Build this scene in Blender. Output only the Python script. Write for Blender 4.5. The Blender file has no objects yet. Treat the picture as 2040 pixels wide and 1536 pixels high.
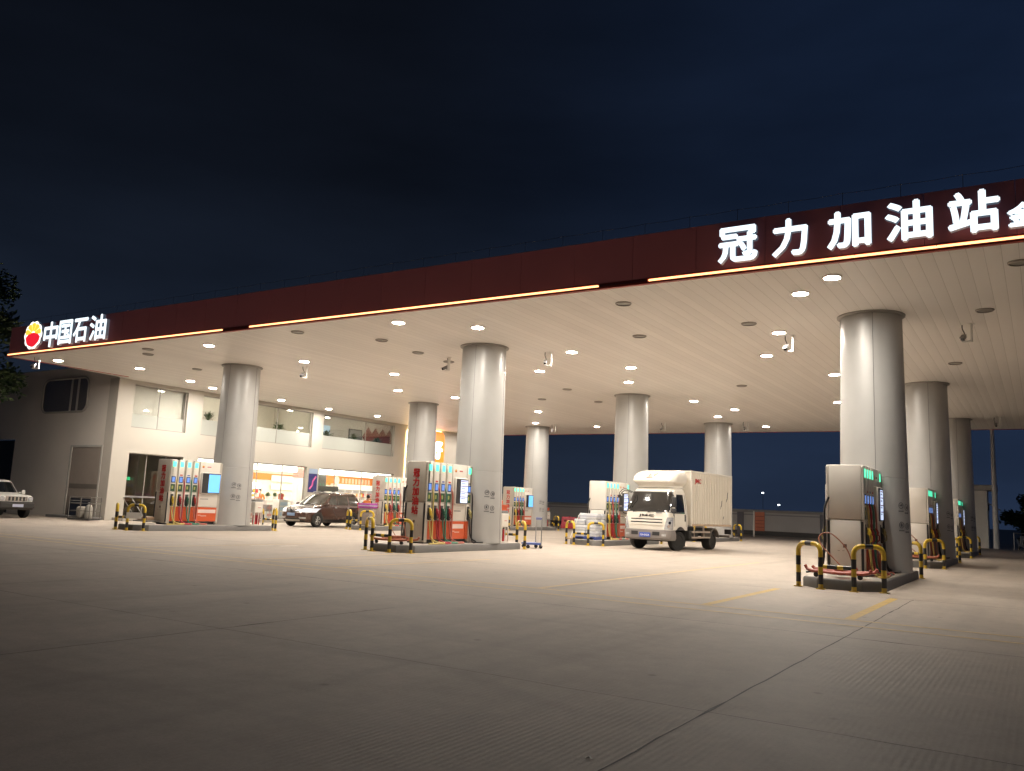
import bpy, bmesh, math, random
from mathutils import Matrix, Vector
random.seed(7)
sc = bpy.context.scene
COL = sc.collection
R = math.radians

# ---------------------------------------------------------------- camera
cd = bpy.data.cameras.new('camera'); cam = bpy.data.objects.new('camera', cd); COL.objects.link(cam)
cd.sensor_width = 36.0; cd.lens = 1661.9/2040*36; cd.clip_start = .05; cd.clip_end = 3000
YAW, PITCH, ROLL = -.5668, .1447, .0425
fw = Vector((math.sin(YAW)*math.cos(PITCH), math.cos(YAW)*math.cos(PITCH), math.sin(PITCH)))
r0 = Vector((math.cos(YAW), -math.sin(YAW), 0)); u0 = r0.cross(fw)
rt = math.cos(ROLL)*r0+math.sin(ROLL)*u0; up = -math.sin(ROLL)*r0+math.cos(ROLL)*u0
mw = Matrix.Identity(4)
for i in range(3):
    mw[i][0] = rt[i]; mw[i][1] = up[i]; mw[i][2] = -fw[i]
mw.translation = (28.676, -23.543, 1.431)
cam.matrix_world = mw
sc.camera = cam

# ---------------------------------------------------------------- night sky
w = bpy.data.worlds.new('World'); sc.world = w; w.use_nodes = True
nt = w.node_tree; nt.nodes.clear()
out = nt.nodes.new('ShaderNodeOutputWorld'); bg = nt.nodes.new('ShaderNodeBackground')
sky = nt.nodes.new('ShaderNodeTexSky'); sky.sky_type = 'NISHITA'; sky.sun_disc = False
sky.sun_elevation = R(-7); sky.sun_rotation = R(60); sky.air_density = 1.2; sky.ozone_density = 3
tc = nt.nodes.new('ShaderNodeTexCoord'); sep = nt.nodes.new('ShaderNodeSeparateXYZ'); rp = nt.nodes.new('ShaderNodeValToRGB')
nt.links.new(tc.outputs['Generated'], sep.inputs[0]); nt.links.new(sep.outputs['Z'], rp.inputs[0])
el = rp.color_ramp.elements
el[0].position = 0.; el[0].color = (.0115, .0170, .0295, 1)
el[1].position = .75; el[1].color = (.0017, .0022, .0038, 1)
e = el.new(.15); e.color = (.0095, .0145, .0265, 1)
e = el.new(.36); e.color = (.0038, .0055, .0100, 1)
add = nt.nodes.new('ShaderNodeMixRGB'); add.blend_type = 'ADD'; add.inputs[0].default_value = .0
SKYMIX = add
nt.links.new(rp.outputs[0], add.inputs[1]); nt.links.new(sky.outputs[0], add.inputs[2])
add.inputs[0].default_value = .02
dt = nt.nodes.new('ShaderNodeVectorMath'); dt.operation = 'DOT_PRODUCT'; dt.inputs[1].default_value = (.62, .76, .18); nt.links.new(tc.outputs['Generated'], dt.inputs[0])
gr_ = nt.nodes.new('ShaderNodeMapRange'); gr_.interpolation_type = 'SMOOTHSTEP'; gr_.inputs[1].default_value = .15; gr_.inputs[2].default_value = .98; nt.links.new(dt.outputs['Value'], gr_.inputs[0])
glow = nt.nodes.new('ShaderNodeMixRGB'); glow.blend_type = 'ADD'; glow.inputs[2].default_value = (.0040, .0105, .030, 1); nt.links.new(gr_.outputs[0], glow.inputs[0])
nz_ = nt.nodes.new('ShaderNodeTexNoise'); nz_.inputs['Scale'].default_value = 2.6; nz_.inputs['Detail'].default_value = 7; mpz = nt.nodes.new('ShaderNodeMapping'); mpz.inputs['Scale'].default_value = (1, 1, 3.5)
nt.links.new(tc.outputs['Generated'], mpz.inputs[0]); nt.links.new(mpz.outputs[0], nz_.inputs['Vector'])
hz = nt.nodes.new('ShaderNodeMapRange'); hz.inputs[1].default_value = .3; hz.inputs[2].default_value = .7; hz.inputs[3].default_value = .74; hz.inputs[4].default_value = 1.2; nt.links.new(nz_.outputs[0], hz.inputs[0])
nt.links.new(add.outputs[0], glow.inputs[1]); nt.links.new(glow.outputs[0], bg.inputs[0]); nt.links.new(hz.outputs[0], bg.inputs[1])
nt.links.new(bg.outputs[0], out.inputs[0])
sc.view_settings.view_transform = 'Standard'; sc.view_settings.look = 'None'
sc.view_settings.exposure = .13; sc.view_settings.gamma = 1
sc.render.engine = 'CYCLES'
cy = sc.cycles
cy.use_denoising = True
cy.max_bounces = 7; cy.diffuse_bounces = 4; cy.glossy_bounces = 4; cy.transmission_bounces = 6; cy.transparent_max_bounces = 12
cy.sample_clamp_indirect = 6; cy.caustics_reflective = False; cy.caustics_refractive = False
cy.use_light_tree = True

# light levels
LAMP = 745.0        # downlight lens radiance
WARM = (1.0, .915, .80)

# ---------------------------------------------------------------- materials
MATS = {}
def mat(name, col, rough=.5, metal=0., var=.08, vscale=3., bump=0., bscale=40., coat=0., emit=None, es=0., spec=.5):
    if name in MATS: return MATS[name]
    m = bpy.data.materials.new(name); m.use_nodes = True
    n = m.node_tree.nodes; l = m.node_tree.links; b = n['Principled BSDF']
    b.inputs['Roughness'].default_value = rough; b.inputs['Metallic'].default_value = metal
    b.inputs['Coat Weight'].default_value = coat; b.inputs['Coat Roughness'].default_value = .08
    b.inputs['Specular IOR Level'].default_value = spec
    t = n.new('ShaderNodeTexCoord'); nz = n.new('ShaderNodeTexNoise'); nz.inputs['Scale'].default_value = vscale; nz.inputs['Detail'].default_value = 5
    l.new(t.outputs['Object'], nz.inputs['Vector'])
    mx = n.new('ShaderNodeMixRGB'); mx.inputs[1].default_value = (*[c*(1-var) for c in col], 1); mx.inputs[2].default_value = (*[min(1, c*(1+var)) for c in col], 1)
    l.new(nz.outputs[0], mx.inputs[0]); l.new(mx.outputs[0], b.inputs['Base Color'])
    mr = n.new('ShaderNodeMapRange'); mr.inputs[3].default_value = max(0, rough-.06); mr.inputs[4].default_value = min(1, rough+.08)
    l.new(nz.outputs[0], mr.inputs[0]); l.new(mr.outputs[0], b.inputs['Roughness'])
    if bump:
        n2 = n.new('ShaderNodeTexNoise'); n2.inputs['Scale'].default_value = bscale; n2.inputs['Detail'].default_value = 4
        l.new(t.outputs['Object'], n2.inputs['Vector'])
        bp = n.new('ShaderNodeBump'); bp.inputs['Strength'].default_value = bump; bp.inputs['Distance'].default_value = .02
        l.new(n2.outputs[0], bp.inputs['Height']); l.new(bp.outputs[0], b.inputs['Normal'])
    if emit:
        b.inputs['Emission Color'].default_value = (*emit, 1); b.inputs['Emission Strength'].default_value = es
    MATS[name] = m; return m
def glass(name, tint=(.9, .95, .95), gloss=.12, rough=.02, rise=.5):
    if name in MATS: return MATS[name]
    m = bpy.data.materials.new(name); m.use_nodes = True
    n = m.node_tree.nodes; l = m.node_tree.links; n.clear()
    o = n.new('ShaderNodeOutputMaterial'); tr = n.new('ShaderNodeBsdfTransparent'); gl = n.new('ShaderNodeBsdfGlossy')
    tr.inputs[0].default_value = (*tint, 1); gl.inputs['Roughness'].default_value = rough
    lw = n.new('ShaderNodeLayerWeight'); lw.inputs[0].default_value = .25
    mr = n.new('ShaderNodeMapRange'); mr.inputs[3].default_value = gloss*.5; mr.inputs[4].default_value = gloss+rise
    mx = n.new('ShaderNodeMixShader'); l.new(lw.outputs['Fresnel'], mr.inputs[0]); l.new(mr.outputs[0], mx.inputs[0])
    l.new(tr.outputs[0], mx.inputs[1]); l.new(gl.outputs[0], mx.inputs[2]); l.new(mx.outputs[0], o.inputs[0])
    MATS[name] = m; return m

# ---------------------------------------------------------------- mesh builder
_cb = {}
def _cube(b, seg):
    k = (round(b[0], 4), round(b[1], 4), round(b[2], 4), round(b[3], 4), seg)
    if k in _cb: return _cb[k]
    bm = bmesh.new(); bmesh.ops.create_cube(bm, size=1)
    for v in bm.verts: v.co = Vector((v.co.x*b[0], v.co.y*b[1], v.co.z*b[2]))
    if b[3] > 0: bmesh.ops.bevel(bm, geom=bm.edges[:], offset=b[3], segments=seg, affect='EDGES', profile=.5)
    bm.verts.index_update()
    r = ([tuple(v.co) for v in bm.verts], [[v.index for v in f.verts] for f in bm.faces]); bm.free(); _cb[k] = r; return r
_tx = {}
def text_geo(s, off):
    if (s, off) in _tx: return _tx[(s, off)]
    c = bpy.data.curves.new('t', 'FONT'); c.body = s; c.offset = off; c.extrude = .5; c.resolution_u = 3
    o = bpy.data.objects.new('t', c); COL.objects.link(o); bpy.context.view_layer.update()
    me = bpy.data.meshes.new_from_object(o.evaluated_get(bpy.context.evaluated_depsgraph_get()))
    v = [tuple(x.co) for x in me.vertices]; f = [list(p.vertices) for p in me.polygons]
    bpy.data.objects.remove(o); bpy.data.curves.remove(c); bpy.data.meshes.remove(me)
    x0 = min(p[0] for p in v); x1 = max(p[0] for p in v); y0 = min(p[1] for p in v); y1 = max(p[1] for p in v)
    v = [((p[0]-(x0+x1)/2)/(x1-x0), (p[1]-(y0+y1)/2)/(y1-y0), p[2]) for p in v]
    _tx[(s, off)] = (v, f, (x1-x0)/(y1-y0)); return _tx[(s, off)]
I4 = Matrix.Identity(4)
FRONT = Matrix.Rotation(R(90), 4, 'X')                          # local xy plane -> faces -y
SIDE = Matrix.Rotation(R(90), 4, 'Z') @ FRONT                   # faces +x
def T(x, y, z): return Matrix.Translation((x, y, z))
class MB:
    def __init__(s): s.v = []; s.f = []; s.m = []
    def add(s, v, f, mi=0, M=None):
        o = len(s.v)
        s.v += [tuple(M @ Vector(p)) for p in v] if M is not None else [tuple(p) for p in v]
        s.f += [[i+o for i in q] for q in f]; s.m += [mi]*len(f); return s
    def box(s, c, d, b=0., mi=0, M=None, seg=1):
        v, f = _cube((d[0], d[1], d[2], min(b, .49*min(d))), seg)
        return s.add([(p[0]+c[0], p[1]+c[1], p[2]+c[2]) for p in v], f, mi, M)
    def b2(s, x0, x1, y0, y1, z0, z1, b=0., mi=0, M=None, seg=1):
        return s.box(((x0+x1)/2, (y0+y1)/2, (z0+z1)/2), (abs(x1-x0), abs(y1-y0), abs(z1-z0)), b, mi, M, seg)
    def cyl(s, a, b, r, r2=None, n=12, mi=0, M=None, cap=True):
        a = Vector(a); b = Vector(b); r2 = r if r2 is None else r2
        d = (b-a).normalized(); x = d.orthogonal().normalized(); y = d.cross(x)
        v = []; f = []
        for c, q in ((a, r), (b, r2)):
            for i in range(n):
                t = 2*math.pi*i/n; v.append(c+x*math.cos(t)*q+y*math.sin(t)*q)
        for i in range(n): f.append([i, (i+1) % n, n+(i+1) % n, n+i])
        if cap: f += [list(range(n))[::-1], list(range(n, 2*n))]
        return s.add(v, f, mi, M)
    def lathe(s, prof, n=24, mi=0, M=None, c=(0, 0)):
        v = []; f = []
        for r, z in prof:
            for i in range(n):
                t = 2*math.pi*i/n; v.append((c[0]+r*math.cos(t), c[1]+r*math.sin(t), z))
        for k in range(len(prof)-1):
            for i in range(n): f.append([k*n+i, k*n+(i+1) % n, (k+1)*n+(i+1) % n, (k+1)*n+i])
        f += [list(range(n))[::-1], list(range((len(prof)-1)*n, len(prof)*n))]
        return s.add(v, f, mi, M)
    def tube(s, pts, r, n=8, mi=0, M=None, bands=None):
        P = [Vector(p) for p in pts]; v = []; f = []; mm = []
        x = None
        for i, p in enumerate(P):
            d = (P[min(i+1, len(P)-1)]-P[max(i-1, 0)]).normalized()
            x = d.orthogonal().normalized() if x is None else (x-d*x.dot(d)).normalized()
            y = d.cross(x); q = r[i] if isinstance(r, (list, tuple)) else r
            for k in range(n):
                t = 2*math.pi*k/n; v.append(p+x*math.cos(t)*q+y*math.sin(t)*q)
        o = len(s.v); s.v += [tuple(M @ a) for a in v] if M is not None else [tuple(a) for a in v]
        for i in range(len(P)-1):
            for k in range(n):
                s.f.append([o+i*n+k, o+i*n+(k+1) % n, o+(i+1)*n+(k+1) % n, o+(i+1)*n+k]); s.m.append(bands[i] if bands else mi)
        s.f.append([o+k for k in range(n)][::-1]); s.m.append(bands[0] if bands else mi)
        s.f.append([o+(len(P)-1)*n+k for k in range(n)]); s.m.append(bands[-1] if bands else mi)
        return s
    def prism(s, poly, z0, z1, mi=0, M=None):
        n = len(poly); v = [(p[0], p[1], z0) for p in poly]+[(p[0], p[1], z1) for p in poly]
        f = [list(range(n))[::-1], list(range(n, 2*n))]+[[i, (i+1) % n, n+(i+1) % n, n+i] for i in range(n)]
        return s.add(v, f, mi, M)
    def loft(s, rings, mi=0, M=None, closed=True, cap=True):
        n = len(rings[0]); v = [p for r in rings for p in r]; f = []
        for k in range(len(rings)-1):
            for i in range(n if closed else n-1):
                f.append([k*n+i, k*n+(i+1) % n, (k+1)*n+(i+1) % n, (k+1)*n+i])
        if cap and closed: f += [list(range(n))[::-1], list(range((len(rings)-1)*n, len(rings)*n))]
        return s.add(v, f, mi, M)
    def text(s, t, c, w, h, depth=.004, M=FRONT, off=.012, mi=0, keep=False, bold=0.):
        v, f, asp = text_geo(t, off)
        if keep:
            if w/h > asp: w = h*asp
            else: h = w/asp
        for k, (a, b) in enumerate(((0, 0), (1, 0), (-1, 0), (0, 1), (0, -1)) if bold else ((0, 0),)):     # heavier strokes: shifted copies, each a hair deeper
            s.add([(p[0]*w+a*bold, p[1]*h+b*bold, p[2]*(depth+.003*k)) for p in v], f, mi, T(*c) @ M)
        return s
    def facemat(s, test, mi):
        for k, f in enumerate(s.f):
            a, b, c_ = (Vector(s.v[i]) for i in f[:3]); n_ = (b-a).cross(c_-a)
            if n_.length > 0 and test(n_.normalized(), sum((Vector(s.v[i]) for i in f), Vector())/len(f)): s.m[k] = mi
        return s
    def build(s, name, mats, parent=None, smooth=35, label=None):
        me = bpy.data.meshes.new(name); me.from_pydata(s.v, [], s.f)
        if not isinstance(mats, (list, tuple)): mats = [mats]
        for m in mats: me.materials.append(m)
        if len(mats) > 1: me.polygons.foreach_set('material_index', s.m)
        bm = bmesh.new(); bm.from_mesh(me); bmesh.ops.recalc_face_normals(bm, faces=bm.faces[:]); bm.to_mesh(me); bm.free()
        if smooth: me.shade_smooth(); me.set_sharp_from_angle(angle=R(smooth))
        o = bpy.data.objects.new(name, me); COL.objects.link(o)
        if parent: o.parent = parent
        if label: o['label'] = label
        return o
def smoothpath(pts, k=6):
    P = [Vector(p) for p in pts]; P = [P[0]*2-P[1]]+P+[P[-1]*2-P[-2]]; o = []
    for i in range(1, len(P)-2):
        for j in range(k):
            t = j/k; a, b, c, d = P[i-1:i+3]
            o.append(.5*((2*b)+(c-a)*t+(2*a-5*b+4*c-d)*t*t+(3*b-a-3*c+d)*t**3))
    return o+[P[-2]]
def tag(o, label=None, cat=None, group=None, kind=None):
    if label: o['label'] = label
    if cat: o['category'] = cat
    if group: o['group'] = group
    if kind: o['kind'] = kind
    return o
def thing(name, label, cat, loc=(0, 0, 0), rz=0., group=None):
    o = bpy.data.objects.new(name, None); COL.objects.link(o); o.empty_display_size = .2
    o.location = loc; o.rotation_euler = (0, 0, rz); return tag(o, label, cat, group)
def dup(o, loc=None, rz=None, label=None, parent=None, group=None):
    c = o.copy(); COL.objects.link(c)
    if parent: c.parent = parent
    if loc is not None: c.location = loc
    if rz is not None: c.rotation_euler = (0, 0, rz)
    if label: c['label'] = label
    if group: c['group'] = group
    for ch in list(o.children): dup(ch, parent=c)
    return c
def struct(o): o['kind'] = 'structure'; return o

# palette
M_white = mat('white_paint', (.78, .76, .72), .4, var=.04)
M_panel = mat('warm_white_panel', (.72, .68, .62), .35, var=.05, coat=.2)
M_beige = mat('grey_beige_cabinet', (.50, .455, .395), .4, var=.06, coat=.15)
M_grey = mat('grey_plastic', (.22, .22, .22), .5)
M_dark = mat('dark_plastic', (.03, .03, .032), .45)
M_black = mat('black_rubber', (.015, .015, .016), .6, bump=.1)
M_yel = mat('yellow_paint', (.62, .42, .03), .35, var=.14, vscale=9, coat=.3)
M_blk = mat('black_paint', (.02, .02, .024), .4, coat=.2)
M_red = mat('red_paint', (.52, .03, .025), .4)
M_orange = mat('orange_panel', (.62, .10, .03), .35, coat=.3)
M_steel = mat('steel', (.42, .42, .43), .35, .8)
M_chrome = mat('chrome', (.7, .7, .72), .15, 1.)
M_green = mat('green_keypad', (.02, .07, .035), .3)
M_redtext = mat('red_lettering', (.50, .03, .03), .4)
M_greytext = mat('grey_lettering', (.12, .12, .13), .5)
M_gold = mat('gold_emblem', (.7, .38, .05), .4)
M_pol = mat('polished_kerb_top', (.46, .42, .37), .5, var=.12, bump=.1)

# ---------------------------------------------------------------- ground
def ground_material():
    m = bpy.data.materials.new('ribbed_concrete'); m.use_nodes = True
    n = m.node_tree.nodes; l = m.node_tree.links; b = n['Principled BSDF']
    t = n.new('ShaderNodeTexCoord'); P = t.outputs['Object']
    def noise(sc_, det=6, rough=.6, vec=P):
        x = n.new('ShaderNodeTexNoise'); x.inputs['Scale'].default_value = sc_; x.inputs['Detail'].default_value = det; x.inputs['Roughness'].default_value = rough
        l.new(vec, x.inputs['Vector']); return x.outputs[0]
    def rng(v, a, b_, c, d):
        x = n.new('ShaderNodeMapRange'); x.inputs[1].default_value = a; x.inputs[2].default_value = b_; x.inputs[3].default_value = c; x.inputs[4].default_value = d
        l.new(v, x.inputs[0]); return x.outputs[0]
    def mul(a, b_):
        x = n.new('ShaderNodeMath'); x.operation = 'MULTIPLY'; l.new(a, x.inputs[0])
        if isinstance(b_, float): x.inputs[1].default_value = b_
        else: l.new(b_, x.inputs[1])
        return x.outputs[0]
    big = rng(noise(.16, 4), .3, .7, .92, 1.06); mid = rng(noise(1.1, 8, .7), .25, .75, .88, 1.1); fine = rng(noise(38, 4, .7), .2, .8, .88, 1.12)
    # swept tyre marks: stretched noise running with the lanes, and curved sweeps at the lane mouths
    mp = n.new('ShaderNodeMapping'); mp.inputs['Scale'].default_value = (1.5, .10, 1); l.new(P, mp.inputs[0])
    tyre = rng(noise(1.0, 3, .5, mp.outputs[0]), .52, .72, 1.0, .86)
    ds = n.new('ShaderNodeTexNoise'); ds.inputs['Scale'].default_value = .12; l.new(P, ds.inputs['Vector'])
    va = n.new('ShaderNodeVectorMath'); va.operation = 'MULTIPLY_ADD'; va.inputs[1].default_value = (9, 9, 0); l.new(ds.outputs['Color'], va.inputs[0]); l.new(P, va.inputs[2])
    mp2 = n.new('ShaderNodeMapping'); mp2.inputs['Scale'].default_value = (.10, 1.1, 1); mp2.inputs['Rotation'].default_value = (0, 0, R(38)); l.new(va.outputs[0], mp2.inputs[0])
    sweep = rng(noise(1.0, 3, .5, mp2.outputs[0]), .55, .75, 1.0, .88)
    oil = rng(noise(.55, 3, .4), .70, .80, 1.0, .80)
    patch = rng(noise(5.5, 6, .72), .25, .75, .90, 1.09)
    vor = n.new('ShaderNodeTexVoronoi'); vor.inputs['Scale'].default_value = 1.35; vor.inputs['Randomness'].default_value = 1; l.new(P, vor.inputs['Vector'])
    spots = rng(vor.outputs['Distance'], .025, .075, .62, 1.0)
    f = mul(mul(mul(mul(big, mid), mul(fine, tyre)), mul(sweep, oil)), mul(patch, spots))
    c = n.new('ShaderNodeMixRGB'); c.blend_type = 'MULTIPLY'; c.inputs[0].default_value = 1
    c.inputs[1].default_value = (.41, .350, .296, 1)
    cmb = n.new('ShaderNodeCombineXYZ')
    for k in range(3): l.new(f, cmb.inputs[k])
    l.new(cmb.outputs[0], c.inputs[2]); l.new(c.outputs[0], b.inputs['Base Color'])
    b.inputs['Roughness'].default_value = .62; l.new(rng(noise(1.4, 6), .2, .8, .645, .70), b.inputs['Roughness']); b.inputs['Specular IOR Level'].default_value = .5
    # broom ribs along y, only on the outer apron
    sx = n.new('ShaderNodeSeparateXYZ'); l.new(P, sx.inputs[0])
    wv = n.new('ShaderNodeMath'); wv.operation = 'SINE'; l.new(mul(sx.outputs['X'], 2*math.pi/.052), wv.inputs[0])
    ribs = mul(wv.outputs[0], mul(rng(sx.outputs['Y'], -11., -16., 0., 1.), rng(noise(.35, 3), .42, .62, .12, 1.)))
    bp = n.new('ShaderNodeBump'); bp.inputs['Strength'].default_value = .20; bp.inputs['Distance'].default_value = .004
    l.new(ribs, bp.inputs['Height'])
    b2 = n.new('ShaderNodeBump'); b2.inputs['Strength'].default_value = .35; b2.inputs['Distance'].default_value = .006
    l.new(noise(55, 5, .7), b2.inputs['Height']); l.new(bp.outputs[0], b2.inputs['Normal']); l.new(b2.outputs[0], b.inputs['Normal'])
    return m
M_ground = ground_material()
g = MB(); g.add([(-400, -120, 0), (400, -120, 0), (400, 900, 0), (-400, 900, 0)], [[0, 1, 2, 3]])
struct(g.build('ground', M_ground, smooth=0))
M_joint = mat('joint_tar', (.035, .032, .030), .7, var=.3)
j = MB()
def jline(x0, y0, x1, y1, w):
    n = max(2, int(math.hypot(x1-x0, y1-y0)/.35)); L = []; dx, dy = x1-x0, y1-y0; q = math.hypot(dx, dy); nx, ny = -dy/q, dx/q
    rr = random.Random(round(x0*31+y0*17))
    for i in range(n+1):
        t = i/n; o = rr.gauss(0, .006); ww = w*rr.uniform(.6, 1.15)*(2.2 if rr.random() < .03 else 1)
        L.append(((x0+dx*t+nx*(o-ww/2), y0+dy*t+ny*(o-ww/2), .002), (x0+dx*t+nx*(o+ww/2), y0+dy*t+ny*(o+ww/2), .002)))
    v = [p for ab in L for p in ab]; j.add(v, [[2*i, 2*i+2, 2*i+3, 2*i+1] for i in range(n)])
jline(26.53, -60, 26.53, -5.6, .017)
jline(21.1, -60, 21.1, -14.4, .014)
for x in (15.7, 10.3, 4.9): jline(x, -40, x, -5.6, .012)
for x in (32, 37.4): jline(x, -60, x, -5.6, .02)
jline(-30, -5.6, 60, -5.6, .022); jline(-30, -12.2, 60, -12.2, .018); jline(-30, -17.3, 60, -17.3, .010)
for y in (6.5, 19.): jline(-8, y, 40, y, .015)
struct(j.build('expansion_joint', M_joint, smooth=0))
M_yline = mat('worn_yellow_line', (.55, .37, .10), .6, var=.35, vscale=6)
M_yfaint = mat('faded_line', (.56, .42, .22), .6, var=.22, vscale=5)
M_wline = mat('white_line', (.70, .66, .58), .6, var=.2, vscale=6)
def sheet(mb, x0, x1, y0, y1, z=.004): mb.add([(x0, y0, z), (x1, y0, z), (x1, y1, z), (x0, y1, z)], [[0, 1, 2, 3]])
mk = MB(); sheet(mk, -4, 50, -10.24, -10.12); sheet(mk, -4, 50, -10.95, -10.83)
struct(mk.build('lane_marking', M_yfaint, smooth=0))
mk = MB()
for x in (26.2, 24.0): sheet(mk, x-.075, x+.075, -10.1, -5.65)
struct(mk.build('lane_marking', M_yline, smooth=0))
mk = MB()
for x in (20.9, 15.9, 13.4, 8.8): sheet(mk, x-.06, x+.06, -10.1, -4.2)
sheet(mk, 20.84, 20.96, -4.1, 4)
struct(mk.build('lane_marking', M_yfaint, smooth=0))
mk = MB(); sheet(mk, 9.05, 9.15, -6.6, -5.75); sheet(mk, 9.5, 9.62, -5.9, -5.2)
struct(mk.build('lane_marking', M_wline, smooth=0))

# ---------------------------------------------------------------- canopy
HC = 6.887
CX0, CX1, CY0, CY1 = -8.35, 33.3, -5.375, 30.24
def ceiling_material():
    m = mat('canopy_ceiling_planks', (.92, .88, .835), .42, var=.03, vscale=.6)
    n = m.node_tree.nodes; l = m.node_tree.links; b = n['Principled BSDF']
    t = n.new('ShaderNodeTexCoord'); s = n.new('ShaderNodeSeparateXYZ'); l.new(t.outputs['Object'], s.inputs[0])
    def mth(op, a, v=None, w_=None):
        x = n.new('ShaderNodeMath'); x.operation = op
        if hasattr(a, 'is_output'): l.new(a, x.inputs[0])
        else: x.inputs[0].default_value = a
        if v is not None:
            if hasattr(v, 'is_output'): l.new(v, x.inputs[1])
            else: x.inputs[1].default_value = v
        return x.outputs[0]
    fr = mth('FRACT', mth('MULTIPLY', s.outputs['X'], 1/.30))
    gap = mth('LESS_THAN', fr, .038)
    fl = mth('FLOOR', mth('MULTIPLY', s.outputs['X'], 1/.30))
    wn = n.new('ShaderNodeTexWhiteNoise'); wn.noise_dimensions = '1D'; l.new(fl, wn.inputs['W'])
    old = b.inputs['Base Color'].links[0].from_socket
    hs = n.new('ShaderNodeHueSaturation'); l.new(old, hs.inputs['Color'])
    mr = n.new('ShaderNodeMapRange'); mr.inputs[3].default_value = .955; mr.inputs[4].default_value = 1.02; l.new(wn.outputs['Value'], mr.inputs[0]); l.new(mr.outputs[0], hs.inputs['Value'])
    mx = n.new('ShaderNodeMixRGB'); l.new(gap, mx.inputs[0]); l.new(hs.outputs[0], mx.inputs[1]); mx.inputs[2].default_value = (.66, .62, .57, 1)
    l.new(mx.outputs[0], b.inputs['Base Color'])
    # each plank is dished a little, so mirror images break up
    sn = mth('SINE', mth('MULTIPLY', fr, math.pi))
    bp = n.new('ShaderNodeBump'); bp.inputs['Strength'].default_value = .25; bp.inputs['Distance'].default_value = .02; l.new(sn, bp.inputs['Height']); l.new(bp.outputs[0], b.inputs['Normal'])
    b.inputs['Metallic'].default_value = .0; b.inputs['Specular IOR Level'].default_value = .35
    return m
M_ceil = ceiling_material()
M_fascia = mat('red_fascia', (.82, .27, .28), .42, var=.06, vscale=.5)
M_lip = mat('red_lip', (.45, .06, .035), .4)
M_led = mat('warm_light_strip', (.9, .5, .3), .4, emit=(1, .47, .19), es=3.0)
M_ledoff = mat('unlit_light_strip', (.25, .06, .05), .4)
canopy = thing('petrol_station_canopy', 'huge flat canopy with dark red fascia and glowing edge strip over the whole forecourt', 'canopy', (0, 0, HC))
c = MB()
poly = [(CX0, CY0+.02), (CX1, CY0+.02), (CX1, CY1), (-9.2, CY1), (-9.2, .2), (-8.95, .2)]
c.prism(poly, 0, .12)
c.build('ceiling', M_ceil, canopy, smooth=0)
c = MB(); c.prism([(CX0+.1, CY0+.1), (CX1-.1, CY0+.1), (CX1-.1, CY1-.1), (-9.1, CY1-.1), (-9.1, .3), (-8.85, .3)], .125, 1.0)
c.build('roof', mat('roof_sheet', (.2, .2, .2), .6), canopy, smooth=0)
c = MB(); zt = 1.235
n = 26; px = (CX1-CX0)/n
for i in range(n): c.b2(CX0+i*px+.004, CX0+(i+1)*px-.004, CY0-.06, CY0+.018, .13, zt, .004)
n = 22; py = (CY1-CY0)/n
for i in range(n):
    c.b2(CX1+.002, CX1+.08, CY0+i*py+.004, CY0+(i+1)*py-.004, .13, zt, .004)
    if CY0+(i+1)*py < .2: c.b2(CX0-.08, CX0-.002, CY0+.02+i*py+.004, CY0+(i+1)*py-.004, .13, zt, .004)
for i in range(26): c.b2(CX0+i*px+.004, CX0+(i+1)*px-.004, CY1+.002, CY1+.08, .13, zt, .004)
c.build('fascia', M_fascia, canopy)
for a in ((CX0-.1, CX1+.1, CY0-.10, CY0+.015, -.02, .035), (CX0-.1, CX0-.005, CY0+.016, .2, -.02, .1), (CX0-.1, CX1+.1, CY1+.003, CY1+.1, -.02, .1), (CX0-.1, CX1+.1, CY0-.075, CY0+.015, .096, .114)):
    c = MB(); c.b2(*a, .006); c.build('fascia_lip', M_lip, canopy)
for a, b_, on in ((CX0-.05, 5.45, 1), (5.46, 6.78, 0), (6.79, 19.57, 1), (19.58, 20.90, 0), (20.91, CX1, 1)):
    c = MB(); n = max(1, round((b_-a)/1.6)); q = (b_-a)/n
    for i in range(n): c.b2(a+i*q+.004, a+(i+1)*q-.004, CY0-.085, CY0+.01, .042, .092, .010)
    c.build('light_strip', M_led if on else M_ledoff, canopy, label='lit stretch of the glowing orange edge strip' if on else 'dead unlit gap in the glowing edge strip')
c = MB()
x = CX0+.3; pts = []
while x < CX1:
    c.cyl((x, CY0+.15, zt-.3), (x, CY0+.15, zt+.36), .007, n=5); pts.append((x, CY0+.15, zt+.34)); x += 1.15
wire = []
for a, b_ in zip(pts, pts[1:]): wire += [a, ((a[0]+b_[0])/2, a[1], a[2]-.02)]
c.tube(wire, .005, 5)
c.build('lightning_wire', M_steel, canopy)

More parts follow.
